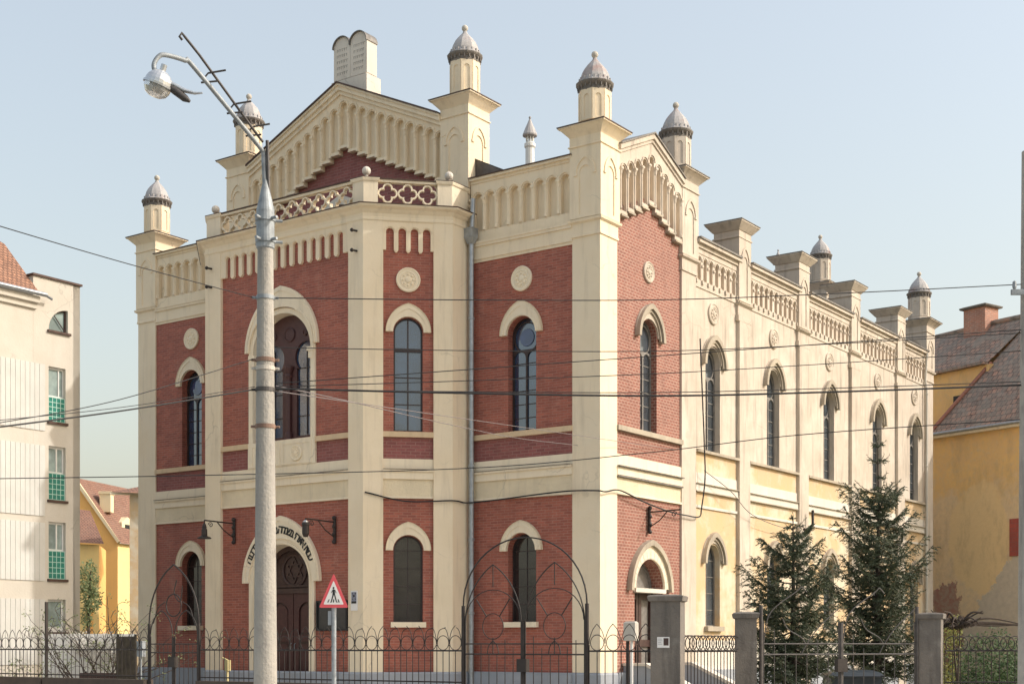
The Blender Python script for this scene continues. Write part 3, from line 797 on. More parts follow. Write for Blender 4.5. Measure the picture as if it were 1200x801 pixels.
# right main corner (between FM and FK)
post([poff(FM, -6.63, di), poff(FM, -6.63, dn), poff(FM, -6.21-.017, dn), poff(FK, .42, dn), poff(FK, .42, di)], poff(FM, -6.30, -.25))
post([poff(FK2, 2.10, di), poff(FK2, 2.10, dn), poff(FM, -12.57, dn), poff(FM, -11.98, dn), poff(FM, -11.98, di)], poff(FM, -12.4, -.25))
post([poff(FK, 2.10, di), poff(FK, 2.10, dn), poff(FK, 2.507, dn), (-4.465, -.02), (-4.465-.38, -.02)], (-4.68, -.62))
post([(-14.336+.38, -.02), (-14.336, -.02), poff(FK2, .017, dn), poff(FK2, .42, dn), poff(FK2, .42, di)], (-14.12, -.62))

# ---- great gable ------------------------------------------------------
SL = .454; ZA = 18.83; CG = -9.42
def zg(s, off=0): return ZA-off-SL*abs(s-CG)
gl, gr = -13.36, -5.48
put('attic_wall', 'brickdark', SY, lambda b: plate(b, FF, [(gl-.1, 13.6), (gr+.1, 13.6), (gr+.1, 16.1), (CG, 17.2), (gl-.1, 16.1)], -.7, -.24, [arch(CG, 14.0, 14.6, .5, 15.05)]))
# attic window with a little pediment
b = B(); plate(b, FF, arch(CG, 14.0, 14.6, .5, 15.05), -.40, -.34, [arch(CG-.235, 14.06, 14.6, .2, 14.9), arch(CG+.235, 14.06, 14.6, .2, 14.9)])
aw = part('window', b, 'whiteframe', SY)
put('pane', 'glass', SY, lambda b: plate(b, FF, arch(CG, 14.0, 14.6, .5, 15.05), -.42, -.39), aw)
put('window_surround', 'white', SY, lambda b: (plate(b, FF, [(CG-.78, 13.9), (CG-.78, 15.1), (CG, 15.42), (CG+.78, 15.1), (CG+.78, 13.9), (CG+.56, 13.9), (CG+.56, 15.0), (CG, 15.12), (CG-.56, 15.0), (CG-.56, 13.9)], -.2, -.02)))
sp = .375
cs = [(CG+.12+sp*i-.0, -SL*abs(sp*i)) for i in range(-10, 11)]
cs = [(c, dz) for c, dz in cs if gl+.2 < c < gr-.05]
# stepped lower edge
def stepped(cs, sp, zb, z_off, top, s0, s1, dmax):
    out = []
    n = len(cs)
    for i, (c, dz) in enumerate(cs):
        a = s0 if i == 0 else c-sp/2
        e = s1 if i == n-1 else c+sp/2
        z = zb+dz-z_off
        out += [(a, z), (e, z)]
    return out+top
gout = stepped(cs, sp, 16.93, .10, [(gr, zg(gr, .3)), (CG, zg(CG, .3)), (gl, zg(gl, .3))], gl, gr, 0)
arcade(FF, cs, 16.93, 18.10, .135, -.06, gout, rec=.13)
put('step_mould', 'cream2', SY, lambda b: [fbox(b, FF, c-sp/2+.004, c+sp/2-.004, 16.93+dz-.10, 16.93+dz-.065, -.055, -.03) for c, dz in cs])
def rake(b, top, th, d0, d1, z_=0):
    q = .0
    plate(b, FF, [(gl-q, zg(gl, top+th)), (CG, zg(CG, top+th)), (gr, zg(gr, top+th)), (gr, zg(gr, top)), (CG, zg(CG, top)), (gl-q, zg(gl, top))], d0, d1, back=True)
put('raking_cornice', 'cream2', SY, lambda b: (rake(b, .22, .12, -.6, .0), rake(b, .03, .19, -.62, .07), rake(b, .03, .06, -.55, .12)))
put('raking_flashing', 'tin', SY, lambda b: rake(b, -.02, .045, -.66, .16))
# tablets of the law on the apex
def tabl(b):
    for c in (CG-.04, CG+.64):
        plate(b, FF, arch(c, 19.0, 19.98, .335, 20.30, 16), -.62, -.16, back=True)
    fbox(b, FF, CG-.42, CG+1.02, 18.3, 18.95, -.75, -.10)
tb = put('tablets_of_the_law', 'white', SY, tabl)
put('tablet_rim', 'tingrey', SY, lambda b: [plate(b, FF, band(semi(c, 19.98, .36, .35, 16), semi(c, 19.98, .336, .321, 16)), -.64, -.10) for c in (CG-.04, CG+.64)], tb)
def hebl(b):                              # worn inscription lines
    random.seed(3)
    for c in (CG-.04, CG+.64):
        for k in range(5):
            z = 19.92-k*.18; x = c-.2
            while x < c+.2:
                w = random.uniform(.03, .06)
                fbox(b, FF, x, x+w*.4, z-.05, z+.03, -.16, -.155); fbox(b, FF, x, x+w, z+.012, z+.03, -.161, -.154); x += w+.03
put('tablet_inscription', 'concrete', SY, hebl, tb)
# roofs
def roofs(b):
    zr, sl = 18.1, .5
    ze = lambda x: zr-sl*abs(x-CG)
    y0, y1 = .35, 26.3
    b.quad((CG, y0, zr), (-.45, y0, ze(-.45)), (-.45, y1, ze(-.45)), (CG, y1, zr))
    b.quad((-18.4, y0, ze(-18.4)), (CG, y0, zr), (CG, y1, zr), (-18.4, y1, ze(-18.4)))
put('roof', 'roof', SY, roofs)
put('roof_end', 'roof', SY, lambda b: plate(b, FF, [(-18.4, 13.0), (-.45, 13.0), (-.45, 13.60), (CG, 18.08), (-18.4, 13.60)], -.50, -.37))
for vx, vy in ((-6.8, 6.5), (-6.8, 26.0)):
    b = B(); lathe(b, vx, vy, [(.16, 16.2), (.15, 18.15), (.19, 18.2), (.19, 18.3), (.14, 18.33), (.14, 18.36)], 14)
    for k in range(8): a = 2*PI*k/8; tube(b, [(vx+.12*math.cos(a), vy+.12*math.sin(a), 18.34), (vx+.12*math.cos(a), vy+.12*math.sin(a), 18.6)], .02, 5)
    v = part('ventilator', b, 'whiteframe', SY)
    put('ventilator_cap', 'dome', SY, lambda b: (lathe(b, vx, vy, [(.001, 18.56), (.24, 18.56), (.25, 18.60), (.17, 18.8), (.08, 19.0), (.03, 19.12), (.001, 19.14)], 14), sphere(b, (vx, vy, 19.18), .045, 8, 6)), v)

# ---- side face: brick block next to the corner ------------------------
d = -.12; dd = -.5; a0, a1 = .945, 4.64; CS = 2.79
put('plinth', 'plinth', SY, lambda b: plate(b, FR, rect(a0, a1, 0, Z_P), dd, .02, [rect(2.0, 3.6, .36, Z_P+.1)] and []))
put('brick_panel', 'bricks', SY, lambda b: plate(b, FR, rect(a0, a1, Z_P, Z_B1+.03), dd, d, [arch(CS, .84, 3.2, .80, 4.02)]))
put('frieze', 'stucco', SY, lambda b: plate(b, FR, rect(a0, a1, Z_B1+.03, 6.25), dd, d+.03))
def mr(b):
    fbox(b, FR, a0, a1, 5.742, 5.80, dd, d+.07)
    plate(b, FR, rect(a0, a1, 6.25, 6.50), dd, d+.08); plate(b, FR, rect(a0, a1, 6.53, 6.84), dd, d+.05)
put('string_course', 'cream2', SY, mr)
put('flashing', 'tingrey', SY, lambda b: (fbox(b, FR, a0, a1, 6.50, 6.53, d-.1, d+.16), fbox(b, FR, a0, a1, 6.22, 6.27, d, d+.12)))
put('brick_band', 'bricks', SY, lambda b: plate(b, FR, rect(a0, a1, 6.84, 7.50), dd, d))
put('sill_course', 'wmould', SY, lambda b: fbox(b, FR, a0, a1, 7.50, 7.64, dd, d+.12))
SPS = .385
css = [(CS+SPS*i, -.43*abs(SPS*i)) for i in range(-4, 5)]
zb_s, zs_s = 14.22, 15.36
steps_low = []
for i, (c, dz) in enumerate(css):
    a = a0 if i == 0 else c-SPS/2; e = a1 if i == len(css)-1 else c+SPS/2
    steps_low += [(a, zb_s+dz-.14), (e, zb_s+dz-.14)]
def zs_(s, off=0): return 16.14-off-.44*abs(s-CS)
put('brick_panel', 'bricks', SY, lambda b: plate(b, FR, [(a0, 7.64), (a1, 7.64), (a1, 13.6), (CS, 14.35), (a0, 13.6)], dd, d, [arch(CS-.02, 7.66, 10.37, .47)]))
arcade(FR, css, zb_s, zs_s, .12, d+.10, steps_low+[(a1, zs_(a1, .2)), (CS, zs_(CS, .2)), (a0, zs_(a0, .2))], rec=.18, mat='weather', back='cream')
put('step_mould', 'wmould', SY, lambda b: [fbox(b, FR, c-SPS/2+.004, c+SPS/2-.004, zb_s+dz-.17, zb_s+dz-.115, d, d+.145) for c, dz in css])
def rakes(b, top, th, d0, d1):
    e0, e1 = a0-.0, a1-.02
    plate(b, FR, [(e0, zs_(e0, top+th)), (CS, zs_(CS, top+th)), (e1, zs_(e1, top+th)), (e1, zs_(e1, top)), (CS, zs_(CS, top)), (e0, zs_(e0, top))], d0, d1, back=True)
put('raking_cornice', 'weather', SY, lambda b: (rakes(b, .16, .1, -.7, .02), rakes(b, .02, .14, -.9, .07)))
put('raking_flashing', 'tingrey', SY, lambda b: rakes(b, -.03, .045, -.95, .11))
put('gable_roof', 'roof', SY, lambda b: (b.quad((-.9, a0, zs_(a0)), (-.9, CS, zs_(CS)), (-4, CS, zs_(CS)-.3), (-4, a0, zs_(a0)-.3)), b.quad((-.9, CS, zs_(CS)), (-.9, a1, zs_(a1)), (-4, a1, zs_(a1)-.3), (-4, CS, zs_(CS)-.3))))
window(FR, CS-.02, 7.66, 10.37, .47, d-.24, 'tracery', 'glassp', 'framegrey', sill=False)
hood(FR, CS-.02, 10.40, .74, 11.27, .50, 10.87, d, 'weather', 'wmould', .05)
medallion(FR, CS-.04, 12.20, .30, d, 'weather')
# side door with voussoir ring
def sd(b):
    plate(b, FR, band(parc(CS, 3.2, 1.08, 1.28, 12), semi(CS, 3.2, .82, .84, 24)), d-.1, d+.07)
h = put('door_hood', 'cream2', SY, sd)
put('hood_mould', 'wmould', SY, lambda b: plate(b, FR, band(parc(CS, 3.12, 1.20, 1.47, 12), parc(CS, 3.12, 1.07, 1.31, 12)), d-.02, d+.16), h)
def vous(b):
    plate(b, FR, band(semi(CS, 3.2, .85, .87, 24), semi(CS, 3.2, .835, .855, 24)), d+.055, d+.0745)
    for i in range(1, 14):
        a = PI*i/14
        u = (math.cos(a), math.sin(a)); t = (-u[1]*.014, u[0]*.014)
        r0, r1 = .84, 1.0
        plate(b, FR, [(CS+u[0]*r0-t[0], 3.2+u[1]*r0-t[1]), (CS+u[0]*r0+t[0], 3.2+u[1]*r0+t[1]), (CS+u[0]*r1+t[0], 3.2+u[1]*r1*1.05+t[1]), (CS+u[0]*r1-t[0], 3.2+u[1]*r1*1.05-t[1])], d+.06, d+.075)
put('voussoir_joint', 'stone', SY, vous, h)
def sdoor(b):
    plate(b, FR, arch(CS, .45, 3.2, .80, 4.02, 20), d-.46, d-.40)
    plate(b, FR, band(semi(CS, 3.25, .80, .77, 20), semi(CS, 3.25, .70, .67, 20)), d-.4, d-.36)
sdo = put('side_door_fanlight', 'framegrey', SY, sdoor)
put('lintel', 'white', SY, lambda b: fbox(b, FR, CS-.86, CS+.86, 3.08, 3.20, d-.38, d+.09))
for sg in (-1, 1):
    put('door_leaf', 'wood', SY, lambda b: plate(b, FR, rect(CS+sg*.4-.385, CS+sg*.4+.385, .47, 3.08), d-.4, d-.33, [rect(CS+sg*.4-.25, CS+sg*.4+.25, 1.75, 2.9), rect(CS+sg*.4-.25, CS+sg*.4+.25, .7, 1.55)]))
put('door_side_frame', 'wood', SY, lambda b: [fbox(b, FR, CS+sg*.77-.03, CS+sg*.77+.03, .47, 3.08, d-.4, d-.3) for sg in (-1, 1)])
# stair with sloping cheek wall at the side door
def cheek(b):
    for s in (1.35, 4.0):
        F2 = Face(-.1, s, 1, 0)
        plate(b, F2, [(.0, 0), (2.2, 0), (2.2, .35), (.7, 1.02), (0, 1.02)], -.28, 0, back=True)
st = put('stair_cheek', 'plinth', SY, cheek)
put('cheek_coping', 'white', SY, lambda b: [plate(b, Face(-.1, s, 1, 0), [(0, 1.02), (.7, 1.02), (2.2, .35), (2.25, .42), (.72, 1.10), (0, 1.10)], -.32, .04, back=True) for s in (1.35, 4.0)], st)
for k in range(3): put('step', 'stone', SY, lambda b: fbox(b, FR, 1.65, 3.95, .15*k+.004, .15*(k+1), .03, 1.6-.45*k))

# ---- nave ---------------------------------------------------------------
d = -.12; dd = -.5
PIL = [(8.35, 9.11), (12.95, 13.72), (17.64, 18.42), (22.44, 23.22)]
BAYS = [(5.53, 8.35), (9.11, 12.95), (13.72, 17.64), (18.42, 22.44), (23.22, 25.85)]
WC = [6.735, 11.08, 15.76, 20.49, 24.60]
for (s0, s1), c in zip(BAYS, WC):
    put('plinth', 'plinth', SY, lambda b: plate(b, FR, rect(s0, s1, 0, Z_P), dd, .0))
    put('lower_wall', 'ochre', SY, lambda b: plate(b, FR, rect(s0, s1, Z_P+.9, 5.74), dd, d, [arch(c, 2.17, 4.2, .475)]))
    put('base_band', 'white', SY, lambda b: plate(b, FR, rect(s0, s1, Z_P, Z_P+.9), dd, d+.01))
    put('string_course', 'white', SY, lambda b: (fbox(b, FR, s0, s1, 5.74, 5.82, dd, d+.05), plate(b, FR, rect(s0, s1, 6.24, 6.46), dd, d+.07), plate(b, FR, rect(s0, s1, 6.48, 6.80), dd, d+.03)))
    put('middle_wall', 'ochre', SY, lambda b: plate(b, FR, rect(s0, s1, 5.82, 6.24), dd, d))
    put('flashing', 'wmould', SY, lambda b: (fbox(b, FR, s0, s1, 6.46, 6.48, dd, d+.13), fbox(b, FR, s0, s1, 6.22, 6.25, d, d+.10)))
    put('apron_wall', 'ochre', SY, lambda b: plate(b, FR, rect(s0, s1, 6.80, 7.42), dd, d+.004))
    put('sill_course', 'wmould', SY, lambda b: fbox(b, FR, s0+.05, s1, 7.42, 7.50, dd, d+.12))
    zb, zt2 = 12.63, 13.31; n = max(6, round((s1-s0-.2)/.37)); spn = (s1-s0-.12)/n
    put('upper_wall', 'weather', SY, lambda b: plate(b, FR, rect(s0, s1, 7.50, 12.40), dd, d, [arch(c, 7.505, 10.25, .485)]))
    csn = [(s0+.06+spn*(i+.5), 0) for i in range(n)]
    def slots(b):
        hw = .105
        out = [(s0, 12.40), (s0, 12.40)]
        plate(b, FR, rect(s0, s1, 12.40, 13.42), dd, d+.03, [arch(q, zb, zt2-hw, hw, n=8) for q, _ in csn])
        for q, _ in csn:
            plate(b, FR, band(semi(q, zt2-hw, hw+.07, n=8), semi(q, zt2-hw, hw+.03, n=8)), d+.03, d+.055)
        for q in [csn[0][0]-spn/2]+[x+spn/2 for x, _ in csn]:
            fbox(b, FR, q-.045, q+.045, zb-.12, zb+.0, d+.03, d+.08)
            fbox(b, FR, q-.045, q+.045, zb+.40, zb+.47, d+.03, d+.07)
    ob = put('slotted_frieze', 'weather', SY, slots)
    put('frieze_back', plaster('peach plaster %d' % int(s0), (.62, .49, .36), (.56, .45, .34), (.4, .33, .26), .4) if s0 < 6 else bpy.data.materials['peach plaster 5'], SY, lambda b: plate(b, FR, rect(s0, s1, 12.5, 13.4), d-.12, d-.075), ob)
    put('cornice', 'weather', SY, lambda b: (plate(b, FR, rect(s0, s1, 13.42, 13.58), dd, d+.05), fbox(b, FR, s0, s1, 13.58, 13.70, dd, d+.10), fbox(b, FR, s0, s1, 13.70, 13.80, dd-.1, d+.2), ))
    put('gutter', 'tingrey', SY, lambda b: fbox(b, FR, s0, s1, 13.80, 13.86, dd-.2, d+.24))
    window(FR, c, 7.505, 10.25, .485, d-.24, 'tracery', 'glassp', 'framegrey', sill=False)
    hood(FR, c, 10.25, .74, 11.08, .50, 10.78, d, 'weather', 'wmould', .04)
    medallion(FR, c, 11.77, .33, d, 'weather')
    window(FR, c, 2.17, 4.2, .475, d-.24, 'dark', 'glassp', 'framegrey', sill=True, wd=d, sillm='wmould')
    hood(FR, c, 4.2, .72, 5.03, .49, 4.72, d, 'weather', 'wmould', .04)
for (s0, s1) in PIL:
    o = put('pilaster', 'weather', SY, lambda b: (plate(b, FR, rect(s0, s1, 0, 11.95), dd, 0), plate(b, FR, rect(s0-.03, s1+.03, 0, Z_P), dd, .05)))
    m = (s0+s1)/2; hx = .46
    def pier_(b):
        sweep(b, sqr(-.45, m, .455, hx), [(-.05, 11.84), (0, 11.86), (0, 12.03)], True, True)
        sweep(b, sqr(-.45, m, .455, hx), [(-.05, 12.03), (-.03, 12.34), (.03, 12.38), (.03, 12.42), (-.028, 12.45), (-.028, 14.72)], True, True)
        F = Face(.005, m-hx, 0, 1)
        arched_panel(b, F, hx, hx-.03, 12.5, 14.5, 0)
        fbox(b, F, .03, 2*hx-.03, 14.50, 14.72, -.03, 0)
        sweep(b, sqr(-.45, m, .455, hx), [(-.02, 14.48), (.02, 14.50), (.02, 14.54), (-.02, 14.56), (-.02, 14.72), (.02, 14.74), (.18, 14.93), (.2, 14.95), (.2, 14.99)], True)
    po = put('attic_pier', 'weather', SY, pier_)
    put('cap_flashing', 'tingrey', SY, lambda b: sweep(b, sqr(-.45, m, .455, hx), [(.17, 14.99), (.22, 14.992), (.22, 15.015), (-.05, 15.07)], True, True), po)
    put('corbel_flashing', 'wmould', SY, lambda b: fbox(b, FR, m-hx-.03, m+hx+.03, 12.40, 12.44, -.2, .06), po)
# far sides, plain
put('rear_wall', 'weather', SY, lambda b: plate(b, FB, [(-18.8+18.8, 0), (0, 0), (18.8, 0), (18.8, 13.9), (9.4, 18.4), (0, 13.9)][1:], -.4, -.1) if False else plate(b, Face(0, 26.8, -1, 0), [(.9, 0), (17.9, 0), (17.9, 13.9), (9.4, 18.3), (.9, 13.9)], -.4, 0))
def lw(b): plate(b, Face(-18.74, 26, 0, -1), rect(.2, 25.1, 0, 13.8), -.4, 0, [arch(3+4.4*i, 7.5, 10.25, .48) for i in range(5)])
lwo = put('left_side_wall', 'weather', SY, lw)
for i in range(5):
    F = Face(-18.74, 26, 0, -1); window(F, 3+4.4*i, 7.5, 10.25, .48, -.3, 'tracery', 'glassp', 'framegrey', sill=False)
put('side_cornice', 'weather', SY, lambda b: fbox(b, Face(-18.74, 26, 0, -1), .2, 25.1, 13.6, 13.85, -.3, .2))
# drain pipe in the angle of the porch
def pipe(b):
    x, y = -4.27, -.11
    tube(b, [(x, y, .1), (x, y, 13.3)], .078, 12)
    for z in (2.5, 4.6, 6.7, 8.8, 10.9): lathe(b, x, y, [(.08, z-.04), (.095, z-.03), (.095, z+.03), (.08, z+.04)], 12)
put('drainpipe', 'zinc', SY, pipe)
put('rainwater_head', 'zinc', SY, lambda b: (sweep(b, sqr(-4.27, -.13, .13, .11), [(-.05, 13.02), (.02, 13.2), (.02, 13.42), (.035, 13.43), (.035, 13.46)], True, True), tube(b, [(-4.24, -.13, 13.4), (-4.2, -.12, 14.3)], .075, 10)))
put('drainpipe', 'stone', SY, lambda b: (tube(b, [(.02, 25.72, .1), (.02, 25.72, 12.2), (-.02, 25.66, 12.6), (.08, 25.6, 13.75)], .055, 10), [lathe(b, .02, 25.72, [(.056, z), (.075, z+.02), (.075, z+.06), (.056, z+.08)], 10) for z in (3, 6, 9, 12)]))
for s in (13.55, 22.3):
    put('drain_elbow', 'iron', SY, lambda b: tube(b, [(.16, s-.6, 5.55), (.2, s-.25, 5.5), (.22, s, 5.75), (.22, s, 6.25)], .05, 8))

# ================================================================== wall lanterns, boards, cables
def lantern(x, F, s, z, lamp, label, mat='iron', reach=1.0, side=-1):
    g = 'wrought iron wall brackets on the synagogue'
    q = F.P(s, z, .0)
    r = root('wall_lantern', label, 'wall lantern', (q[0], q[1], z), g)
    D = F.n
    def P(o, h, w=0): return (q[0]+D[0]*o+F.d[0]*w, q[1]+D[1]*o+F.d[1]*w, z+h)
    b = B(); tube(b, [P(-.06, -.36), P(-.06, .36)], .045, 8)
    for h in (-.34, -.12, .1, .34): sphere(b, P(-.04, h), .065, 8, 6)
    part('wall_bracket', b, mat, r)
    b = B(); tube(b, [P(-.05, .22), P(reach, .24)], .022, 6)
    tube(b, [P(-.03, -.2), P(reach*.3, -.02), P(reach*.55, .22)], .016, 6)
    pts = [P(reach*.78+.09*math.cos(a)*(1-k/20), .12+.09*math.sin(a)*(1-k/20)) for k, a in enumerate([i*PI/6 for i in range(16)])]
    tube(b, pts, .012, 5)
    part('arm', b, mat, r)
    if lamp:
        p = P(reach, 0); cx, cy = p[0], p[1]
        b = B()
        if lamp == 1:
            lathe(b, cx, cy, [(.012, z+.24), (.02, z+.16), (.05, z+.10), (.075, z+.03), (.06, z+.02), (.085, z-.05), (.09, z-.22), (.20, z-.27), (.21, z-.30), (.001, z-.29)], 12)
        else:
            lathe(b, cx, cy, [(.012, z+.24), (.03, z+.17), (.10, z+.13), (.12, z+.07), (.10, z+.05), (.10, z-.18), (.06, z-.27), (.001, z-.28)], 12)
        part('lamp_shade', b, mat, r)
        if lamp == 2: b = B(); sphere(b, (cx, cy, z+.12), .085, 10, 6); part('lamp_bulb', b, 'lampwhite', r)
    return r
lantern(0, FM, -11.40, 5.02, 1, 'black wrought iron wall lantern with flared shade left of the arched portal', reach=1.12)
lantern(0, FM, -7.33, 4.86, 2, 'black wrought iron wall lantern with pale top between portal arch and chamfer pilaster', reach=1.12)
lantern(0, FR, 2.72, 5.15, 0, 'empty scrolled iron lantern bracket above the side door in the sunlit brick', reach=.95)

def face_solo(name, F, rc, z0, z1, d0, d1, mat, label, cat, group=None):
    b = B(); fbox(b, F, rc[0], rc[1], z0, z1, d0, d1)
    q = F.P((rc[0]+rc[1])/2, z0, d0); return solo(name, b, mat, (q[0], q[1], z0), label, cat, group)
r = root('notice_board', 'black glazed notice board on the brick between portal and pilaster', 'notice board', (*FM.P(-7.4, 0)[:2], 2.0))
b = B(); plate(b, FM, rect(-7.98, -6.80, 2.0, 2.86), -.1, .02, [rect(-7.93, -6.85, 2.05, 2.81)]); part('board_frame', b, 'black', r)
b = B(); plate(b, FM, rect(-7.93, -6.85, 2.05, 2.81), -.09, -.02); part('board_pane', b, 'blackpanel', r)
r = root('info_plaque', 'small blue grey emblem plaque with pale lower label on the cream pilaster', 'plaque', (*FM.P(-6.5, 0)[:2], 2.55))
b = B(); fbox(b, FM, -6.64, -6.40, 2.56, 3.12, 0, .025); part('plaque_plate', b, 'signwhite', r)
b = B(); fbox(b, FM, -6.61, -6.43, 2.78, 3.08, .026, .032); part('plaque_picture', b, 'plaque', r)
b = B(); disc(b, FM, -6.52, 2.97, [(.035, .032), (.03, .038), (.001, .038)], 12); fbox(b, FM, -6.61, -6.43, 2.76, 2.82, .033, .037)
for sx in (-1, 1): fbox(b, FM, -6.52+sx*.06-.018, -6.52+sx*.06+.018, 3.02, 3.05, .033, .037); fbox(b, FM, -6.52+sx*.06-.015, -6.52+sx*.06+.015, 2.87, 2.9, .033, .037)
part('plaque_mark', b, 'black', r)
for i, (F, s, z, lb) in enumerate(((FM, -6.43, 13.18, 'upper of two small black wall spikes on the porch corner pilaster'), (FM, -6.43, 12.62, 'lower of two small black wall spikes on the porch corner pilaster'),
                        (FM, -12.30, 13.02, 'upper of two small black wall spikes on the far left porch pilaster'), (FM, -12.30, 12.45, 'lower of two small black wall spikes on the far left porch pilaster'))):
    b = B(); q = F.P(s, z, 0); e = F.P(s-.05, z, .16)
    tube(b, [q, e], .03, 8); sphere(b, (e[0], e[1], z), .055, 8, 6)
    solo('wall_insulator', b, 'iron', q, lb, 'insulator', 'iron spikes on the porch pilasters')

def wirepts(P, n=14):
    """smooth curve through 3+ points (Catmull-Rom)"""
    P = [Vector(p) for p in P]
    if len(P) == 2: return [P[0].lerp(P[1], i/n) for i in range(n+1)]
    Q = [P[0]*2-P[1]]+P+[P[-1]*2-P[-2]]; out = []
    for i in range(1, len(Q)-2):
        for k in range(n):
            t = k/n; a, b_, c, e = Q[i-1], Q[i], Q[i+1], Q[i+2]
            out.append(.5*((2*b_)+(c-a)*t+(2*a-5*b_+4*c-e)*t*t+(3*b_-a-3*c+e)*t**3))
    return out+[P[-1]]
def cable(name, pts, r_w, label, mat='rubber', group='overhead cables in front of the synagogue', cat='cable', smooth=True):
    pts = wirepts(pts) if smooth else [Vector(p) for p in pts]
    base = pts[0].copy(); b = B(); tube(b, [p-base for p in pts], r_w, 6)
    o = link(name, b, M[mat]); o.location = base; return tag(o, label, cat, group)
# cable clipped round the building above the ground floor
q = [FK.P(.05, 5.86, .03), FK.P(1.2, 5.62, .06), FK.P(2.5, 5.66, .05), (-4.3, -.25, 5.64), FF.P(-3.4, 5.68, .10), FF.P(-2.2, 5.74, .09), FF.P(-1.0, 5.78, .09), FF.P(-.1, 5.74, .06), FR.P(.15, 5.72, .06), FR.P(.9, 5.82, .06), FR.P(2.2, 5.62, .05), FR.P(3.6, 5.46, .05), FR.P(4.7, 5.42, .06), FR.P(5.5, 5.44, .06), FR.P(5.66, 5.72, .06), FR.P(5.8, 6.6, .10), FR.P(5.72, 7.6, .12), FR.P(5.62, 10.8, .03)]
cable('facade_cable', [W(*p) for p in q], .022, 'dark cable sagging along the facade above the ground floor brick and up the nave pilaster', group='cables clipped to the synagogue')
q = [FR.P(5.75, 6.85, .1), FR.P(7.2, 6.35, .25), FR.P(8.8, 5.75, .2), FR.P(11.5, 5.5, .15), FR.P(13.2, 5.7, .1)]
cable('facade_cable', [W(*p) for p in q], .012, 'thin slack cable drooping across the first nave bays over the string course', 'cablegrey', group='cables clipped to the synagogue')

# ================================================================== concrete lamp pole and wires
PX, PY = -3.486, 20.0
r = root('lamp_pole', 'tall round concrete street lamp pole with steel collar and bent tube arm', 'street lamp', (PX, PY, 0), local=False)
def Lr(b, prof, n=24): lathe(b, PX, PY, prof, n)
b = B(); Lr(b, [(.172, 0), (.160, 1.6), (.108, 7.42)]); part('concrete_shaft', b, 'concrete', r)
b = B(); Lr(b, [(.108, 7.18), (.128, 7.2), (.128, 7.72), (.120, 7.76), (.116, 7.78), (.04, 8.12), (.034, 8.16)], 20)
for z in (7.30, 7.60):
    Lr(b, [(.128, z-.03), (.142, z-.025), (.142, z+.025), (.128, z+.03)], 20)
    for a in (.3, 2.3, 4.3, 5.6): tube(b, [(PX+.13*math.cos(a), PY+.13*math.sin(a), z), (PX+.24*math.cos(a), PY+.24*math.sin(a), z)], .022, 6)
part('steel_collar', b, 'steel', r)
arm = [(PX, PY, 7.9), (-3.508, 20, 8.40), (-3.515, 19.99, 8.54), (-3.56, 19.95, 8.62), (-4.50, 19.2, 9.76), (-4.62, 19.1, 9.85), (-4.9, 18.9, 9.93), (-5.0, 18.85, 9.90), (-5.06, 18.82, 9.80), (-5.05, 18.82, 9.70), (-5.02, 18.84, 9.60)]
def camfix(p):  # keep the arm's reach toward the street without changing where it stands
    X, Y, Z = p; return (X*Y/20.0, Y, 1.6+(Z-1.6)*Y/20.0)
arm = [camfix(p) for p in arm]
b = B(); tube(b, wirepts(arm, 5), .032, 10); part('arm', b, 'steel', r)
b = B()
rod = [camfix(p) for p in [(-4.66, 19.1, 10.14), (-4.70, 19.08, 10.19), (-4.67, 19.1, 10.24), (-4.62, 19.12, 10.18), (-4.42, 19.25, 9.93), (-3.60, 19.9, 8.80), (-3.52, 19.98, 8.70)]]
tube(b, rod, .018, 6)
tube(b, [camfix(p) for p in [(-3.46, 19.97, 8.72), (-3.44, 20, 8.0), (-3.40, 20, 7.6)]], .026, 6)
for t in (.12, .42, .82):
    A = Vector(camfix((-3.56, 19.95, 8.66))).lerp(Vector(camfix((-4.46, 19.22, 9.74))), t); D2 = Vector((.12, .0, .15))
    tube(b, [A-Vector((.10, 0, .0)), A+Vector((.12, 0, .02))], .014, 5)
    tube(b, [A+D2-Vector((.12, 0, .02)), A+D2+Vector((.12, 0, .02))], .014, 5); tube(b, [A+D2+Vector((-.12, 0, -.02)), A+D2+Vector((-.16, 0, -.07))], .012, 5)
part('stay_rod', b, 'irong', r)
LX, LY, LZ = camfix((-5.0, 18.84, 9.52))
b = B()
def tilt(o, ang, c): o.rotation_euler = (0, ang, 0); o.location = Vector(c)-BASE[o.parent.name]
sphere(b, (0, 0, 0), .185, 20, 12); bb = B()
for i, f in enumerate(b.f):
    if all(b.v[k][2] > -.02 for k in f): bb.add([b.v[k] for k in f], [tuple(range(len(f)))], None, True)
lathe(bb, 0, 0, [(.185, -.02), (.20, -.03), (.20, 0), (.185, .0)], 20)
tube(bb, [(0, 0, .15), (0, 0, .26)], .04, 10)
me = link('lamp_head', bb, M['lampwhite']); me.parent = r; me.location = (LX-PX, LY-PY, LZ); me.rotation_euler = (.12, .35, 0)
gm, gnt, gb = newmat('clear lamp bowl'); gb.inputs['Base Color'].default_value = (.6, .6, .58, 1); gb.inputs['Roughness'].default_value = .12; gb.inputs['IOR'].default_value = 1.4; gb.inputs['Transmission Weight'].default_value = .45
b = B(); lathe(b, 0, 0, [(.18, -.03), (.175, -.08), (.14, -.14), (.075, -.175), (.001, -.185)], 20)
gl_ = link('lamp_bowl', b, gm); gl_.parent = r; gl_.location = me.location; gl_.rotation_euler = me.rotation_euler
b = B(); tube(b, [(.16, 0, .0), (.24, 0, -.02), (.40, 0, -.08), (.47, 0, -.10)], [.04, .055, .05, .02], 8)
o = link('ballast_box', b, M['irong']); o.parent = r; o.location = me.location; o.rotation_euler = (0, .30, 0)
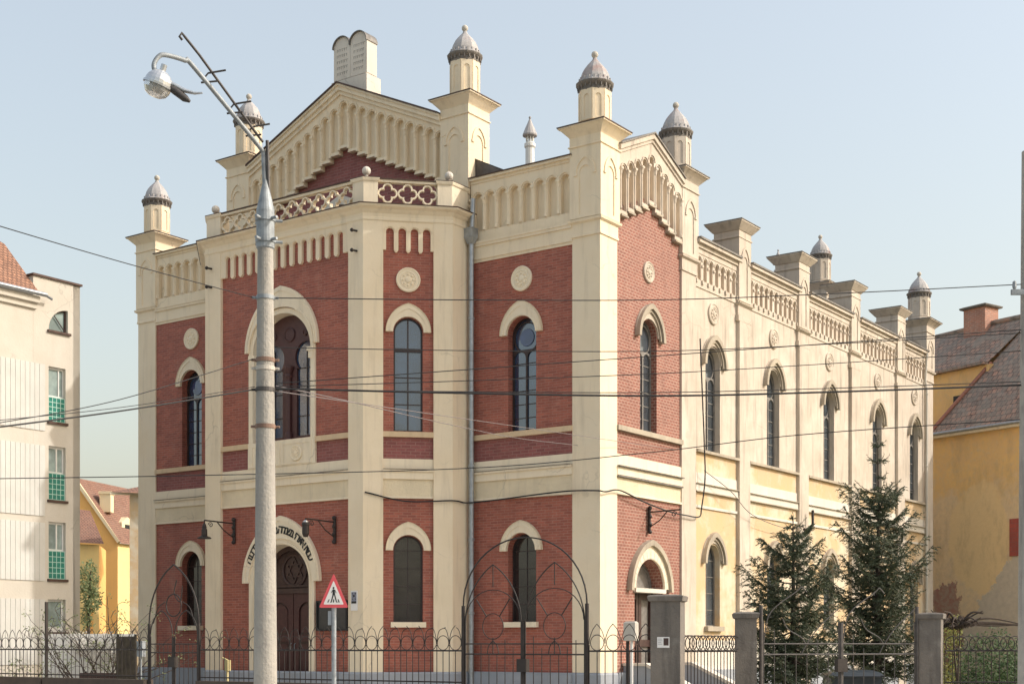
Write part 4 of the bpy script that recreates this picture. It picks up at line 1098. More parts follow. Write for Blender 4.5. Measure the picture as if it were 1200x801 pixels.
b = B(); tube(b, [(.16, 0, .05), (.36, 0, -.0), (.50, 0, .0), (.60, 0, .03)], [.03, .03, .02, .012], 6)
o = link('cover_flap', b, M['lampwhite']); o.parent = r; o.location = me.location; o.rotation_euler = (0, .25, 0)
rust = simple('rusty strap', (.30, .19, .14), .7, .2, .2)
for i, (z, mm) in enumerate(((5.62, rust), (5.50, M['stone']), (4.68, rust), (6.5, M['steel']), (5.2, M['irong']))):
    b = B(); rr = .172-(.064)*z/7.42; Lr(b, [(rr, z-.03), (rr+.012, z-.028), (rr+.012, z+.028), (rr, z+.03)])
    for a in (.2, PI): tube(b, [(PX+rr*math.cos(a), PY+rr*math.sin(a), z), (PX+(rr+.07)*math.cos(a), PY+(rr+.07)*math.sin(a)-.02, z)], .02, 6)
    part('strap', b, mm, r)

def at(px, py, Y): return ((px-600)/1658*Y, Y, 1.6+(755-py)*Y/1658)
RX, RY = 8.06, 22.0
def sagw(name, z0, zm, z1, rw, label, mat='rubber', x0=PX+.15):
    a = Vector((x0, PY, z0)); e = Vector((RX-.12, RY, z1)); m = (a+e)/2; m.z = zm
    q1 = a.lerp(m, .5); q1.z = (a.z+m.z)/2-(abs(a.z+e.z-2*m.z))/16; q2 = m.lerp(e, .5); q2.z = (m.z+e.z)/2-(abs(a.z+e.z-2*m.z))/16
    cable(name, [a, q1, m, q2, e], rw, label, mat)
Zp = lambda py, Y: 1.6+(755-py)*Y/1658
sagw('overhead_wire', Zp(349, 20), Zp(351, 21), Zp(333, 22), .0075, 'uppermost thin wire running right from the concrete pole')
sagw('overhead_wire', Zp(407, 20), Zp(411, 21), Zp(390, 22), .0065, 'second wire down on the right side of the concrete pole')
sagw('overhead_wire', Zp(449, 20), Zp(416, 21), Zp(386, 22), .007, 'thin wire climbing to the right from the middle of the pole')
sagw('overhead_wire', Zp(453, 20), Zp(437, 21), Zp(411, 22), .0065, 'gently rising wire just above the thick twisted cable')
sagw('overhead_cable', Zp(455, 20), Zp(463.5, 21), Zp(451, 22), .015, 'thick black cable sagging level across the building to the right')
sagw('overhead_wire', Zp(456, 20), Zp(459.5, 21), Zp(447, 22), .007, 'thin wire running just over the thick black cable')
cable('overhead_wire', [at(-40, 561, 22), at(240, 556.5, 22.4), at(554, 548, 23), at(760, 530, 23), at(940, 509, 22.8), (RX-.1, RY, Zp(491, 22))], .008, 'lowest long wire crossing the whole front below the string course')
cable('service_wire', [(PX+.15, PY, Zp(452, 20)), at(400, 468, 23.5), at(508, 493, 29), at(600, 512, 34), W(-.7, -.06, 7.0)], .0075, 'pale service wire sloping down from the pole to the corner tower', 'cablegrey')
cable('service_wire', [(PX+.15, PY, Zp(458, 20)), at(500, 484, 27), at(671, 509, 36), at(940, 549, 50), W(-.2, 26.9, 8.0)], .007, 'faint thin wire descending from the pole along the nave to its far end', 'cablegrey')
cable('overhead_wire', [at(-60, 246, 15), at(0, 265, 15.7), at(150, 309, 18), (PX-.15, PY, Zp(349, 20))], .006, 'single wire rising leftwards from the pole to the upper left sky')
cable('overhead_cable', [at(-60, 508, 15), at(0, 500, 15.8), at(150, 480, 18), (PX-.15, PY, Zp(456, 20))], .011, 'thick black cable leaving the pole to the left above the apartment windows')
cable('overhead_wire', [at(-60, 503, 15), at(0, 495, 15.8), at(140, 468, 18), (PX-.15, PY, Zp(420, 20))], .006, 'thin wire slanting up to the pole from the left')
cable('overhead_wire', [at(-60, 496, 15), at(0, 492, 15.8), at(150, 476, 18), (PX-.15, PY, Zp(453, 20))], .005, 'thin wire close above the thick cable left of the pole')
# second pole at the right edge
r = root('utility_pole', 'weathered concrete utility pole standing at the right edge of the picture', 'utility pole', (RX, RY, 0), local=False)
b = B(); lathe(b, RX, RY, [(.20, 0), (.185, 1.5), (.128, 9.26), (.001, 9.27)], 20); part('concrete_shaft', b, 'concrete', r)
b = B(); fbox(b, Face(RX, RY, 1, 0), -.35, .35, 7.0, 7.08, .12, .18); 
for x in (-.3, .3): lathe(b, RX+x, RY-.15, [(.02, 7.08), (.035, 7.12), (.03, 7.2), (.001, 7.22)], 8)
part('crossarm', b, 'steel', r)

# ================================================================== pedestrian crossing sign
SX, SYY, SZ = -3.151, 25.0, 2.852
r = root('pedestrian_crossing_sign', 'red bordered triangular warning sign showing a person walking over a zebra crossing', 'road sign', (SX, SYY, 0), local=False)
FSn = Face(SX, SYY, 1, 0)
b = B(); lathe(b, SX, SYY+.04, [(.042, 0), (.042, 2.62), (.001, 2.63)], 12); part('sign_post', b, 'steel', r)
def tri_(h, zc, k):  # rounded-corner triangle scaled k
    W2, H = .258*k, .605*k; c0 = (0, zc); P3 = [(-W2, -H*.36), (W2, -H*.36), (0, H*.64)]
    out = []
    for i in range(3):
        p, a, c = Vector(P3[i]), Vector(P3[i-1]), Vector(P3[(i+1) % 3])
        e0 = p+(a-p).normalized()*.03*k; e1 = p+(c-p).normalized()*.03*k
        for t in (0, .5, 1): q_ = (e0*(1-t)**2+p*2*t*(1-t)+e1*t*t); out.append((q_.x, zc+q_.y))
    return out
zc = SZ-.605*.64+.01
b = B(); plate(b, FSn, tri_(0, zc, 1), -.01, .012, back=True); part('sign_border', b, 'signred', r)
b = B(); plate(b, FSn, tri_(0, zc-.01, .70), .0125, .015); part('sign_face', b, 'signwhite', r)
b = B(); q0 = zc-.01
disc(b, FSn, 0.0, q0+.14, [(.018, .016), (.001, .017)], 12)
pg = [[(-.012, .12), (.02, .11), (.026, .02), (-.02, .02)], [(-.016, .03), (.008, .03), (-.03, -.105), (-.052, -.105)], [(.004, .03), (.026, .03), (.062, -.105), (.042, -.105)],
      [(-.012, .115), (-.002, .1), (-.038, .05), (-.046, .056)], [(.014, .115), (.03, .105), (.052, .05), (.042, .046)], [(-.05, -.1), (-.03, -.1), (-.036, -.118), (-.062, -.118)], [(.046, -.1), (.064, -.1), (.08, -.112), (.05, -.118)]]
for k, p in enumerate(pg): plate(b, FSn, [(x, q0+z) for x, z in p], .015, .0165+.0003*k)
for x, sk in ((-.10, .022), (-.036, .01), (.0, .0), (.036, -.01), (.10, -.022)):
    if abs(x) == .036: continue
    plate(b, FSn, [(x-.014, q0-.115), (x+.010, q0-.115), (x+.010+sk, q0-.06), (x-.006+sk, q0-.06)], .015, .0162)
part('sign_symbol', b, 'black', r)
b = B(); fbox(b, Face(SX-.075, SYY+.05, 1, 0), -.03, .03, 1.95, 2.20, -.02, .02); part('side_plate', b, 'boxgrey', r)
b = B(); [fbox(b, FSn, -.05, .05, z, z+.03, -.08, -.01) for z in (2.36, 2.56)]; part('clamp', b, 'steel', r)

# ================================================================== fence
YF = -10.1
FG = Face(0, YF, 1, 0)
ZR = 1.485; ZPL = .78
def ring(b, F, s, z, r, w=.011, n=20, d=0, sx=1.0):
    pts = [Vector(F.P(s+r*sx*math.cos(2*PI*i/n), z+r*math.sin(2*PI*i/n), d)) for i in range(n+1)]
    tube(b, pts, w, 5, cap=False)
def fbar(b, F, p0, p1, w=.011, d=0, n=5): tube(b, [F.P(p0[0], p0[1], d), F.P(p1[0], p1[1], d)], w, n)
def fcurve(b, F, pts, w=.011, d=0, k=8): tube(b, wirepts([F.P(p[0], p[1], d) for p in pts], k), w, 5)
GR = 'wrought iron fence along the pavement'
def fence_run(F, s0, s1, label, sp=.3155, crest='ogee', plinth=True, zr=ZR, broken=False, mat='iron', base=None):
    m = F.P((s0+s1)/2, 0, 0)
    r = root('iron_fence', label, 'fence', (m[0], m[1], 0), GR)
    b = B(); fbar(b, F, (s0, zr), (s1, zr), .017); fbar(b, F, (s0, ZPL+.08), (s1, ZPL+.08), .015); part('rail', b, mat, r)
    b = B(); n = int(round((s1-s0)/sp)); sp = (s1-s0)/n
    for i in range(2*n+1):
        s = s0+sp/2*i; fbar(b, F, (s, ZPL-.02), (s, zr+(.12 if i % 2 == 0 and crest == 'ogee' else 0)), .0095)
    part('pickets', b, mat, r)
    b = B()
    for i in range(n):
        c = s0+sp*(i+.5)
        if crest == 'ogee':
            ring(b, F, c, zr+.155, .145, .008, 18)
            h = .52; j = random.uniform(-.02, .02)
            for sg in (-1, 1):
                tip = (c+sg*.0+j*.4, zr+h-.02)
                if broken and random.random() < .35: tip = (c-sg*.02+.05, zr+h-.06)
                fcurve(b, F, [(c+sg*sp/2, zr+.13), (c+sg*(sp/2-.015), zr+.24), (c+sg*.09, zr+.40), tip], .0075, .004)
        else:
            ring(b, F, c, zr+.145, .14, .010, 18); 
            if i < n-1: ring(b, F, c+sp/2, zr+.145, .14, .010, 18, .02)
    part('scroll_crest', b, mat, r)
    if plinth:
        b = B(); fbox(b, F, s0, s1, 0, ZPL, -.15, .15)
        o = part('fence_plinth', b, plaster('dark plinth render '+label[:9], (.10, .075, .06), (.07, .055, .045), (.05, .04, .035), .5) if 'dark plinth' not in M else M['dark plinth'], r)
        M['dark plinth'] = o.data.materials[0]
    return r
fence_run(FG, -13.2, -10.16, 'iron fence stretch in front of the apartment block, left of the thin square post')
fence_run(FG, -10.10, -6.28, 'iron fence stretch between the thin square post and the narrow pointed gate')
fence_run(FG, -4.50, 3.02, 'long iron fence stretch with curled tips between the two arched gates', broken=True)
fence_run(FG, 6.00, 7.38, 'short iron fence stretch between the wide arched gate and the grey pier with a notice')
b = B(); fbox(b, FG, -.03, .03, 0, 2.68, -.03, .03)
b2 = B(); b2.add([(x-10.13, y, z) for x, y, z in b.v], b.f)
solo('fence_post', b2, 'iron', (-10.13, YF, 0), 'thin dark square post rising above the fence before the apartment block', 'post')
F3 = Face(8.03, -9.86, .098, .995)
f3l = 1.44
fence_run(Face(7.72, -9.80, .35, .937), 0.05, 1.5, 'fence stretch of overlapping iron rings between the notice pier and the middle grey pier', .165, 'rings', mat='iron')

def gate(F, s0, s1, zt, label, kind='round', zpost=2.37, mat='iron', lock=True, lean=0):
    c = (s0+s1)/2; w = (s1-s0)
    m = F.P(c, 0, 0); r = root('arched_gate', label, 'gate', (m[0], m[1], 0), 'arched iron gates in the fence')
    for s in (s0, s1): b = B(); tube(b, [F.P(s, 0), F.P(s, zpost)], .038, 8); part('gate_post', b, mat, r)
    b = B(); tube(b, [F.P(c, 0), F.P(c, zpost-.32)], .038, 8); part('centre_post', b, mat, r)
    b = B()
    if kind == 'round':
        pts = [F.P(c+w/2*math.cos(a), zpost+(zt-zpost)*math.sin(a)) for a in [PI*i/24 for i in range(25)]]
        tube(b, pts, .016, 6)
    elif kind == 'lancet':
        pts = [F.P(x, z) for x, z in [(s1, zpost-.2)]+parc(c, zpost, w/2, zt-zpost, 12)+[(s0, zpost-.2)]]
        tube(b, pts, .020, 6)
    if kind != 'open': part('arch_hoop', b, mat, r)
    for k, (a, e) in enumerate(((s0+.05, c-.045), (c+.045, s1-.05))):
        b = B(); lc = (a+e)/2; hw = (e-a)/2
        if kind == 'open':
            fcurve(b, F, [(a, 1.62), (a+.15, 2.2), (lc-.1, 2.62), (lc, 2.70), (lc+.12, 2.60)], .011)
            fcurve(b, F, [(lc+.1, 1.62), (lc-.02, 1.75), (lc-.3, 1.9), (lc-.42, 2.1)], .010)
            fcurve(b, F, [(lc, 1.42), (lc+.12, 1.62), (lc+.4, 1.95), (e, 2.3)], .010)
        elif kind != 'lancet':
            zz = zpost-.38
            pts = [F.P(x, z, .0) for x, z in parc(lc, zz, hw, 1.17, 12)]; tube(b, pts, .0125, 6)
            tube(b, [F.P(lc+hw*.98*math.cos(t), zz+.08+.60*math.sin(t), .01) for t in [PI*i/16 for i in range(17)]], .010, 6)
            fbar(b, F, (lc, zz+1.16), (lc, zz+.74), .010)
            ring(b, F, lc, zz-.03, .25, .009, 24)
            for sg in (-1, 1): fbar(b, F, (lc+sg*.16, zz+.17), (lc+sg*.40, zz+.50), .012)
            fcurve(b, F, [(lc, 1.68), (lc-.10, 1.58), (lc-.14, 1.42)], .011); fcurve(b, F, [(lc, 1.68), (lc+.10, 1.58), (lc+.14, 1.42)], .011)
        else:
            tube(b, [F.P(x, z) for x, z in parc(lc, zpost-.25, hw, .55, 8)], .014, 6)
        fbar(b, F, (a, 1.62), (e, 1.62), .014); fbar(b, F, (a, 1.42), (e, 1.42), .016)
        fbar(b, F, (a, .45), (e, .45), .016)
        for s_e in (a, e): fbar(b, F, (s_e, .1), (s_e, zpost-.3), .016)
        if kind == 'round': fbar(b, F, (lc, 1.42), (lc, 1.74), .011)
        o = part('gate_leaf', b, mat, r)
        b = B(); n = 7 if kind != 'lancet' else 5
        for i in range(n+1):
            s = a+(e-a)*i/n; hz = 1.42+(.30+.18*math.sin(i*1.9+k) if kind != 'lancet' else .22)
            if kind != 'lancet' and abs(s-lc) < .22: hz = 1.42
            fbar(b, F, (s, .1), (s, hz), .009)
        part('pickets', b, mat, r, o)
    if kind == 'lancet':
        b = B(); ring(b, F, c, zpost+.42, .26, .016, 22)
        fcurve(b, F, [(c+.1, zpost+1.0), (c+.02, zpost+.7), (c+.22, zpost+.5), (c+.3, zpost+.85)], .014)
        fcurve(b, F, [(c-.3, zpost+.5), (c-.55, zpost+.35), (c-.7, zpost+.0)], .012); fcurve(b, F, [(c+.3, zpost+.5), (c+.55, zpost+.35), (c+.7, zpost+.0)], .012)
        part('tracery', b, mat, r)
    if lock:
        b = B(); fbox(b, F, c-.11, c+.11, 1.08, 1.33, -.05, .07); part('lock_box', b, 'iron', r)
    return r
gate(FG, 3.06, 5.95, 3.66, 'wide round arched iron gate with twin lancets before the right bay')
gate(FG, -6.25, -4.55, 3.46, 'narrow pointed iron gate arch left of the concrete pole', 'lancet', zpost=2.1)

# piers at the right
def pier(x, y, Y, w, zt, label, rot):
    r = root('gate_pier', label, 'gate pier', (x, y, 0), 'grey rendered gate piers')
    h = w/2
    def rs(p, ang): ca, sa = math.cos(ang), math.sin(ang); return [(x+(a-x)*ca-(c-y)*sa, y+(a-x)*sa+(c-y)*ca) for a, c in p]
    sq = rs(sqr(x, y, h, h), rot)
    b = B(); sweep(b, sq, [(.03, 0), (.03, .5), (0, .52), (0, zt-.11)], True); part('shaft', b, 'pier', r)
    b = B(); sweep(b, sq, [(.0, zt-.115), (.04, zt-.10), (.055, zt-.02), (.03, zt), (-.1, zt+.015)], True, True); part('cap', b, 'pier', r)
    return r, sq
r1, sq1 = pier(7.66, -10.1, 25.3, .53, 2.48, 'largest grey rendered pier bearing a small white notice', -TH*.55)
F1 = Face(sq1[0][0], sq1[0][1], math.cos(-TH*.55), math.sin(-TH*.55))
b = B(); fbox(b, F1, .12, .34, 1.55, 1.74, 0, .006)
nt_ = root('paper_notice', 'small white paper notice with a dark picture stuck on the largest grey pier', 'notice', (*F1.P(.23, 0)[:2], 1.55))
part('notice_sheet', b, 'signwhite', nt_)
b = B(); fbox(b, F1, .235, .325, 1.59, 1.72, .0065, .009); part('notice_picture', b, 'wood', nt_)
b = B(); [fbox(b, F1, .135, .135+w, z, z+.008, .0065, .008) for z, w in ((1.70, .07), (1.67, .08), (1.64, .06), (1.61, .075))]; part('notice_text', b, 'boxgrey', nt_)
r2, sq2 = pier(8.28, -8.23, 26.5, .39, 2.20, 'middle grey pier with a cracked face in front of the shorter spruce', -TH*.8)
r3, sq3 = pier(10.60, -4.74, 28, .43, 2.22, 'right hand grey pier between the taller spruce and the green bush', -TH*.35)
# open work gate between the middle and right piers, fence beyond
dx, dy = 10.6-8.28, -4.74+8.23; ln = math.hypot(dx, dy)
FG3 = Face(8.28, -8.23, dx/ln, dy/ln)
gate(FG3, .33, ln-.33, 3.3, 'grey iron gate with crossed curved bars between the piers in front of the spruces', 'open', zpost=2.35, mat='irong')
b = B()
FE = Face(10.6, -4.74, math.cos(-TH), math.sin(-TH))   # runs to the right, square to the view
fence_run(FE, .28, 4.6, 'plain iron fence stretch in front of the green bush at the right edge', .31, 'rings')

# small things in front
b = B(); q = W(-6.72, -9.8)
r = root('meter_box', 'small grey metal meter box on the fence beside the dark timber panel', 'meter box', (-6.72, -9.95, 1.2))
b = B(); sweep(b, sqr(-6.72, -9.95, .10, .05), [(0, 1.32), (0, 1.66), (.01, 1.67), (.01, 1.69)], True, True); part('box', b, 'boxgrey', r)
b = B(); tube(b, [(-6.72, -9.95, 0), (-6.72, -9.95, 1.32)], .02, 6); part('stem', b, 'steel', r)
r = root('gas_pipe', 'yellow gas riser pipe by the fence right of the pointed gate', 'pipe', (-4.25, -9.5, 0))
b = B(); tube(b, [(-4.25, -9.5, 0), (-4.25, -9.5, 1.25), (-4.42, -9.5, 1.3)], .028, 8); fbox(b, Face(-4.25, -9.5, 1, 0), -.05, .06, 1.0, 1.25, -.05, .05); part('riser', b, 'yellowpaint', r)
r = root('intercom_box', 'pale weathered junction box on a twin post by the sunlit side door', 'junction box', (1.6, -1.2, 0))
b = B(); tube(b, [(1.55, -1.2, 0), (1.55, -1.2, 2.15)], .045, 8); part('dark_post', b, 'iron', r)
b = B(); tube(b, [(1.68, -1.22, 0), (1.68, -1.22, 1.7)], .04, 8); part('white_post', b, 'whiteframe', r)
b = B(); sweep(b, sqr(1.66, -1.22, .16, .08), [(0, 1.7), (.01, 1.72), (.01, 2.16), (-.03, 2.2)], True, True); part('box', b, 'stone', r)
# wheelie bin behind the gate
q = (6.82+1.22)/1
bx, by = 7.45, 31.0
r = root('wheelie_bin', 'large dark refuse container behind the gate under the spruces', 'bin', (bx, by, 0), local=False)
b = B(); sweep(b, sqr(bx, by, .50, .36), [(0, .12), (.05, .86), (.06, .90)], True, True); part('body', b, 'plastic', r)
b = B(); sweep(b, sqr(bx, by, .58, .44), [(0, .90), (.01, .94), (-.05, 1.0), (-.2, 1.05)], True, True)
tube(b, [(bx-.5, by-.46, .92), (bx+.5, by-.46, .92)], .025, 8); part('lid', b, 'plastic', r)
for sx in (-1, 1):
    b = B(); tube(b, [(bx+sx*.42-.03, by-.2, .08), (bx+sx*.42+.03, by-.2, .08)], .08, 12); part('wheel', b, 'rubber', r)

# ================================================================== apartment block (left)
AP = root('apartment_block', 'pale modern apartment block with ribbed panels and green glass block parapets', 'apartment block', (-26, -4, 0))
AP.scale = (.79, .79, .79); AP.location = (-16.70, 39.32, .336)
FA = Face(-23, 0, 0, 1)
rec = [rect(-.50, .23, 9.62, 11.62), rect(-.50, .23, 6.80, 8.76), rect(-.50, .23, 3.95, 6.03), rect(-.54, .23, 2.06, 3.24)]
def q90(k=0): return [(-.5+k, 12.93+k*.5), (.33-k, 12.93+k*.5)]+[(.33-k, 13.75-k)]+[(.33-k-(.83-2*k)*math.sin(PI/2*i/8), 12.93+k*.5+(.82-1.5*k)*math.cos(PI/2*i/8)) for i in range(1, 8)]
def aw_(b):
    plate(b, FA, rect(-1.15, .86, -.6, 14.75), -.4, 0, rec+[q90()])
    plate(b, FA, rect(-9, -1.15, -.6, 14.0), -.4, -.004)
    plate(b, Face(-23, .86, -1, 0), rect(0.0, 8, -.6, 14.75), -.3, .0)
    plate(b, Face(-31, -9, 1, 0), rect(0, 8, -.6, 14.0), -.3, 0)
    plate(b, Face(-23, -1.15, -1, 0), rect(0, 2.5, 13.9, 14.75), -.0, 0.001)
    b.quad((-23, -1.15, 14.74), (-23, .86, 14.74), (-31, .86, 14.74), (-31, -1.15, 14.74))
part_w = put('wall', 'apt', AP, aw_)
put('coping', 'tin', AP, lambda b: (fbox(b, FA, -1.2, .92, 14.75, 14.82, -.4, .08), fbox(b, Face(-23, .86, -1, 0), 0, 8, 14.75, 14.82, -.3, .06), fbox(b, Face(-23, -1.15, 1, 0), -2, .06, 14.74, 14.81, -.02, .06)))
for z0, z1, a1_ in ((9.26, 11.64, -.66), (6.21, 8.73, -.66), (3.89, 5.97, -.66), (.9, 3.23, -.66)):
    def ribs(b):
        s = -8.9
        fbox(b, FA, -8.95, a1_, z0, z1, -.003, .02)
        while s < a1_-.1: fbox(b, FA, s, s+.15, z0, z1, .02, .035); s += .2
    put('ribbed_panel', 'aptrib', AP, ribs)
for i, (z0, zm, z1) in enumerate(((9.62, 10.52, 11.62), (6.80, 7.78, 8.76), (3.95, 4.98, 6.03))):
    b = B(); plate(b, FA, rect(-.50, .23, zm, z1), -.2, -.13, [rect(-.42, -.10, zm+.08, z1-.08), rect(-.04, .17, zm+.08, z1-.08)] if i else [rect(-.42, .0, zm+.08, z1-.08), rect(.04, .19, zm+.08, z1-.08)])
    w = part('window', b, 'whiteframe', AP)
    put('pane', 'palepane', AP, lambda b: fbox(b, FA, -.47, .20, zm+.03, z1-.03, -.19, -.17), w)
    g = put('glass_block_parapet', 'greenglass', AP, lambda b: fbox(b, FA, -.48, .21, z0+.04, zm, -.16, -.04))
    def gridl(b):
        for k in range(5): s = -.48+.69*k/4; fbox(b, FA, s-.012, s+.012, z0+.04, zm, -.04, -.03)
        for k in range(6): z = z0+.04+(zm-z0-.04)*k/5; fbox(b, FA, -.48, .21, z-.012, z+.012, -.04, -.028)
    put('block_joints', 'greengrid', AP, gridl, g)
    put('sill', 'tin', AP, lambda b: fbox(b, FA, -.56, .30, z0-.07, z0+.02, -.3, .08), w)
b = B(); plate(b, FA, rect(-.54, .23, 2.06, 3.24), -.25, -.15, [rect(-.46, .15, 2.24, 3.16)]); w = part('window', b, 'whiteframe', AP)
put('pane', 'palepane', AP, lambda b: fbox(b, FA, -.52, .21, 2.1, 3.2, -.26, -.2), w)
put('sill', 'tin', AP, lambda b: fbox(b, FA, -.6, .30, 1.98, 2.06, -.2, .08), w)
b = B(); plate(b, FA, q90(), -.2, -.12, [q90(.06)]); fbar(b, FA, (.28, 12.98), (-.2, 13.52), .02, -.11); w = part('attic_window', b, 'wood', AP)
put('pane', 'palepane', AP, lambda b: plate(b, FA, q90(.01), -.2, -.17), w)
put('sill', 'tin', AP, lambda b: fbox(b, FA, -.56, .42, 12.84, 12.92, -.1, .09), w)
def eav(b):
    plate(b, Face(-23, -9, 0, 1), rect(0, 7.95, 13.55, 13.75), -.3, .10); plate(b, Face(-23, -9, 0, 1), rect(0, 7.98, 13.75, 13.98), -.3, .22)
put('eaves', 'apt', AP, eav)
put('gutter', 'zinc', AP, lambda b: (tube(b, [(-22.66, -9, 14.05), (-22.66, -.85, 14.05)], .08, 10), tube(b, [(-22.66, -.9, 14.05), (-22.75, -.55, 13.97)], .05, 8)))
def tr_(b):
    b.add([(-22.6, -9, 14.08), (-22.6, -1.2, 14.08), (-24.6, -1.2, 16.1), (-26.8, -4.5, 18.3), (-26.8, -9, 18.3)], [(0, 1, 2, 3, 4)], [[(0, 0), (7.8, 0), (7.8, 2.8), (4.5, 5.9), (0, 5.9)]])
put('tiled_roof', 'redtiles', AP, tr_)

# ================================================================== old ochre house (right)
t_ = math.radians(-35)
OX, OY = 20.57, 62.0
OH = root('old_house', 'shabby ochre house with peeling render and a mossy tiled roof behind the synagogue', 'house', (OX, OY, 0), local=False)
FO = Face(OX, OY, .574, -.819)
zE = 11.02
put('wall', 'oldwall', OH, lambda b: (plate(b, FO, rect(-9, 7, 0, zE), -.4, 0), plate(b, Face(*FO.P(7, 0)[:2], .819, .574), rect(0, 9, 0, zE), -.4, 0)))
put('eaves_board', 'cream2', OH, lambda b: fbox(b, FO, -9, 7, zE-.12, zE+.02, -.2, .28))
put('gutter', 'zinc', OH, lambda b: tube(b, [FO.P(-9, zE+.05, .34), FO.P(7, zE+.05, .34)], .07, 8))
ZRG = 16.62
def orf(b):
    A = FO.P(-2.55, zE+.05, .3); Bp = FO.P(-1.165, 14.36, -2.3); Cc = FO.P(9, ZRG, -4.2); Dd = FO.P(9, zE+.05, .3); E2 = FO.P(-.2, ZRG, -4.2)
    b.add([A, Dd, Cc, E2, Bp], [(0, 1, 2, 3, 4)], [[(-2.5, 0), (9, 0), (9, 7.1), (-.2, 7.1), (-1.2, 4.2)]])
    b.add([FO.P(-12, 14.22, -1.75), FO.P(-1.2, 14.42, -2.1), E2, FO.P(-12, ZRG+.06, -4.3)], [(0, 1, 2, 3)], [[(-12, 0), (-1.2, 0), (-.2, 3.4), (-12, 3.4)]])
    b.add([FO.P(-12, ZRG, -4.25), FO.P(9, ZRG, -4.2), FO.P(9, 11, -8.6), FO.P(-12, 11, -8.6)], [(0, 1, 2, 3)], [[(-9, 0), (7, 0), (7, 5), (-9, 5)]])
    plate(b, FO, [(-12, 14.10), (-1.2, 14.3), (-1.2, 14.42), (-12, 14.22)], -2.1, -1.72)
put('roof', 'oldtiles', OH, orf)
put('ridge_tiles', 'oldtiles', OH, lambda b: tube(b, wirepts([FO.P(-12, ZRG+.08, -4.25), FO.P(-6, ZRG+.0, -4.25), FO.P(-2, ZRG+.09, -4.25), FO.P(3, ZRG+.02, -4.2), FO.P(9, ZRG+.06, -4.2)]), .13, 8))
put('upper_wall', 'oldwall', OH, lambda b: plate(b, FO, [(-9, zE), (-2.4, zE), (-1.0, 14.3), (-9, 14.15)], -2.4, -2.0))
put('barge_board', simple('red barge board', (.36, .15, .10), .7), OH, lambda b: tube(b, [FO.P(-2.57, zE+.10, .32), FO.P(-1.17, 14.40, -2.27)], .09, 6))
b = B(); fbox(b, FO, -3.0, -2.35, 12.55, 13.1, -2.0, -1.96); part('attic_opening', b, 'black', OH)
chq = [FO.P(-3.75, 0, -3.7)[:2], FO.P(-2.55, 0, -3.7)[:2], FO.P(-2.55, 0, -4.7)[:2], FO.P(-3.75, 0, -4.7)[:2]]
b = B(); sweep(b, chq, [(0, 15.2), (0, 17.45)], True, True)
ch = part('chimney', b, brick('old chimney brick', (.52, .22, .14), (.38, .19, .14), (.52, .42, .34), pale=(.55, .46, .38)), OH)
put('chimney_cap', 'pier', OH, lambda b: sweep(b, chq, [(.12, 17.45), (.15, 17.5), (.15, 17.54), (0, 17.6)], True, True), ch)
b = B(); fbox(b, FO, 1.45, 2.4, 5.4, 7.0, -.02, .04); part('bricked_window', b, brick('exposed red brick infill', (.50, .10, .07), (.38, .08, .06), (.30, .12, .10), rh=.2, bw=.45), OH)

# ================================================================== yellow houses far left
def wpx(px, Y): return (px-600)/1658*Y
YH = root('yellow_house', 'bright yellow house with orange-shaded gable, brown tiled roof and small dormer', 'house', (wpx(125, 92), 92, 0), group=None, local=False)
# front (sunlit) wall faces right-front; gable faces the viewer
Yh = 92; gx0, gx1 = wpx(84, Yh), wpx(138, Yh)
FY = Face(gx1, Yh, .25, .968)                 # long eaves wall, receding, in the sun
FYg = Face(wpx(60, Yh), Yh, 1, 0)             # gable end, in shade
gw = gx1-wpx(60, Yh)
zeh = Zp(636, Yh); zrh = Zp(578, Yh)
def ywall(b):
    plate(b, FYg, [(0, 0), (gw, 0), (gw, zeh), (gw*.35, zrh+.8), (0, zrh-.6)], -.3, 0)
put('gable_wall', 'orange', YH, ywall)  # gable's shade painted in as an orange tone
put('front_wall', 'yellow', YH, lambda b: plate(b, FY, rect(0, 9, 0, zeh), -.3, 0))
put('gable_trim', 'yelltrim', YH, lambda b: plate(b, FYg, [(gw, zeh), (gw*.35, zrh+.8), (gw*.35, zrh+1.15), (gw+.15, zeh+.12)], -.3, .12))
def yroof(b):
    a = FYg.P(gw+.25, zeh-.02, .1); p = FYg.P(gw*.35, zrh+1.05, .1)
    a2 = FY.P(10, zeh-.02, .3); p2 = (p[0]+2.4, p[1]+9.6, p[2])
    b.add([a, a2, p2, p], [(0, 1, 2, 3)], [[(0, 0), (10, 0), (10, 6), (0, 6)]])
put('roof', 'browntiles', YH, yroof)
c0 = wpx(125, 93); 
put('chimney', 'yelltrim', YH, lambda b: sweep(b, sqr(c0, 93, .36, .36), [(0, Zp(600, 93)), (0, Zp(580, 93)), (.06, Zp(579, 93)), (.06, Zp(576, 93))], True, True))
dX = wpx(150, 94)
dm = put('dormer', 'yelltrim', YH, lambda b: plate(b, Face(dX-.3, 93.6, .25, .968), [(0, Zp(632, 94)), (1.6, Zp(632, 94)), (1.6, Zp(612, 94)), (.8, Zp(605, 94)), (0, Zp(612, 94))], -1.6, 0))
put('dormer_window', 'black', YH, lambda b: plate(b, Face(dX-.3, 93.6, .25, .968), rect(.4, 1.2, Zp(628, 94), Zp(614, 94)), 0, .03), dm)
LH = root('low_annex_house', 'low yellow annex with brown lean-to roof in front of the orange-shaded gable', 'house', (wpx(105, 84), 84, 0), local=False)
ax1 = wpx(118, 84)
FLa = Face(wpx(40, 84), 84, 1, 0)
xw = wpx(116, 83.4)
put('wall', 'yellow', LH, lambda b: plate(b, Face(xw, 83.4, .8, .6), rect(-4, 0, 0, Zp(638, 83.4)), -.3, 0))
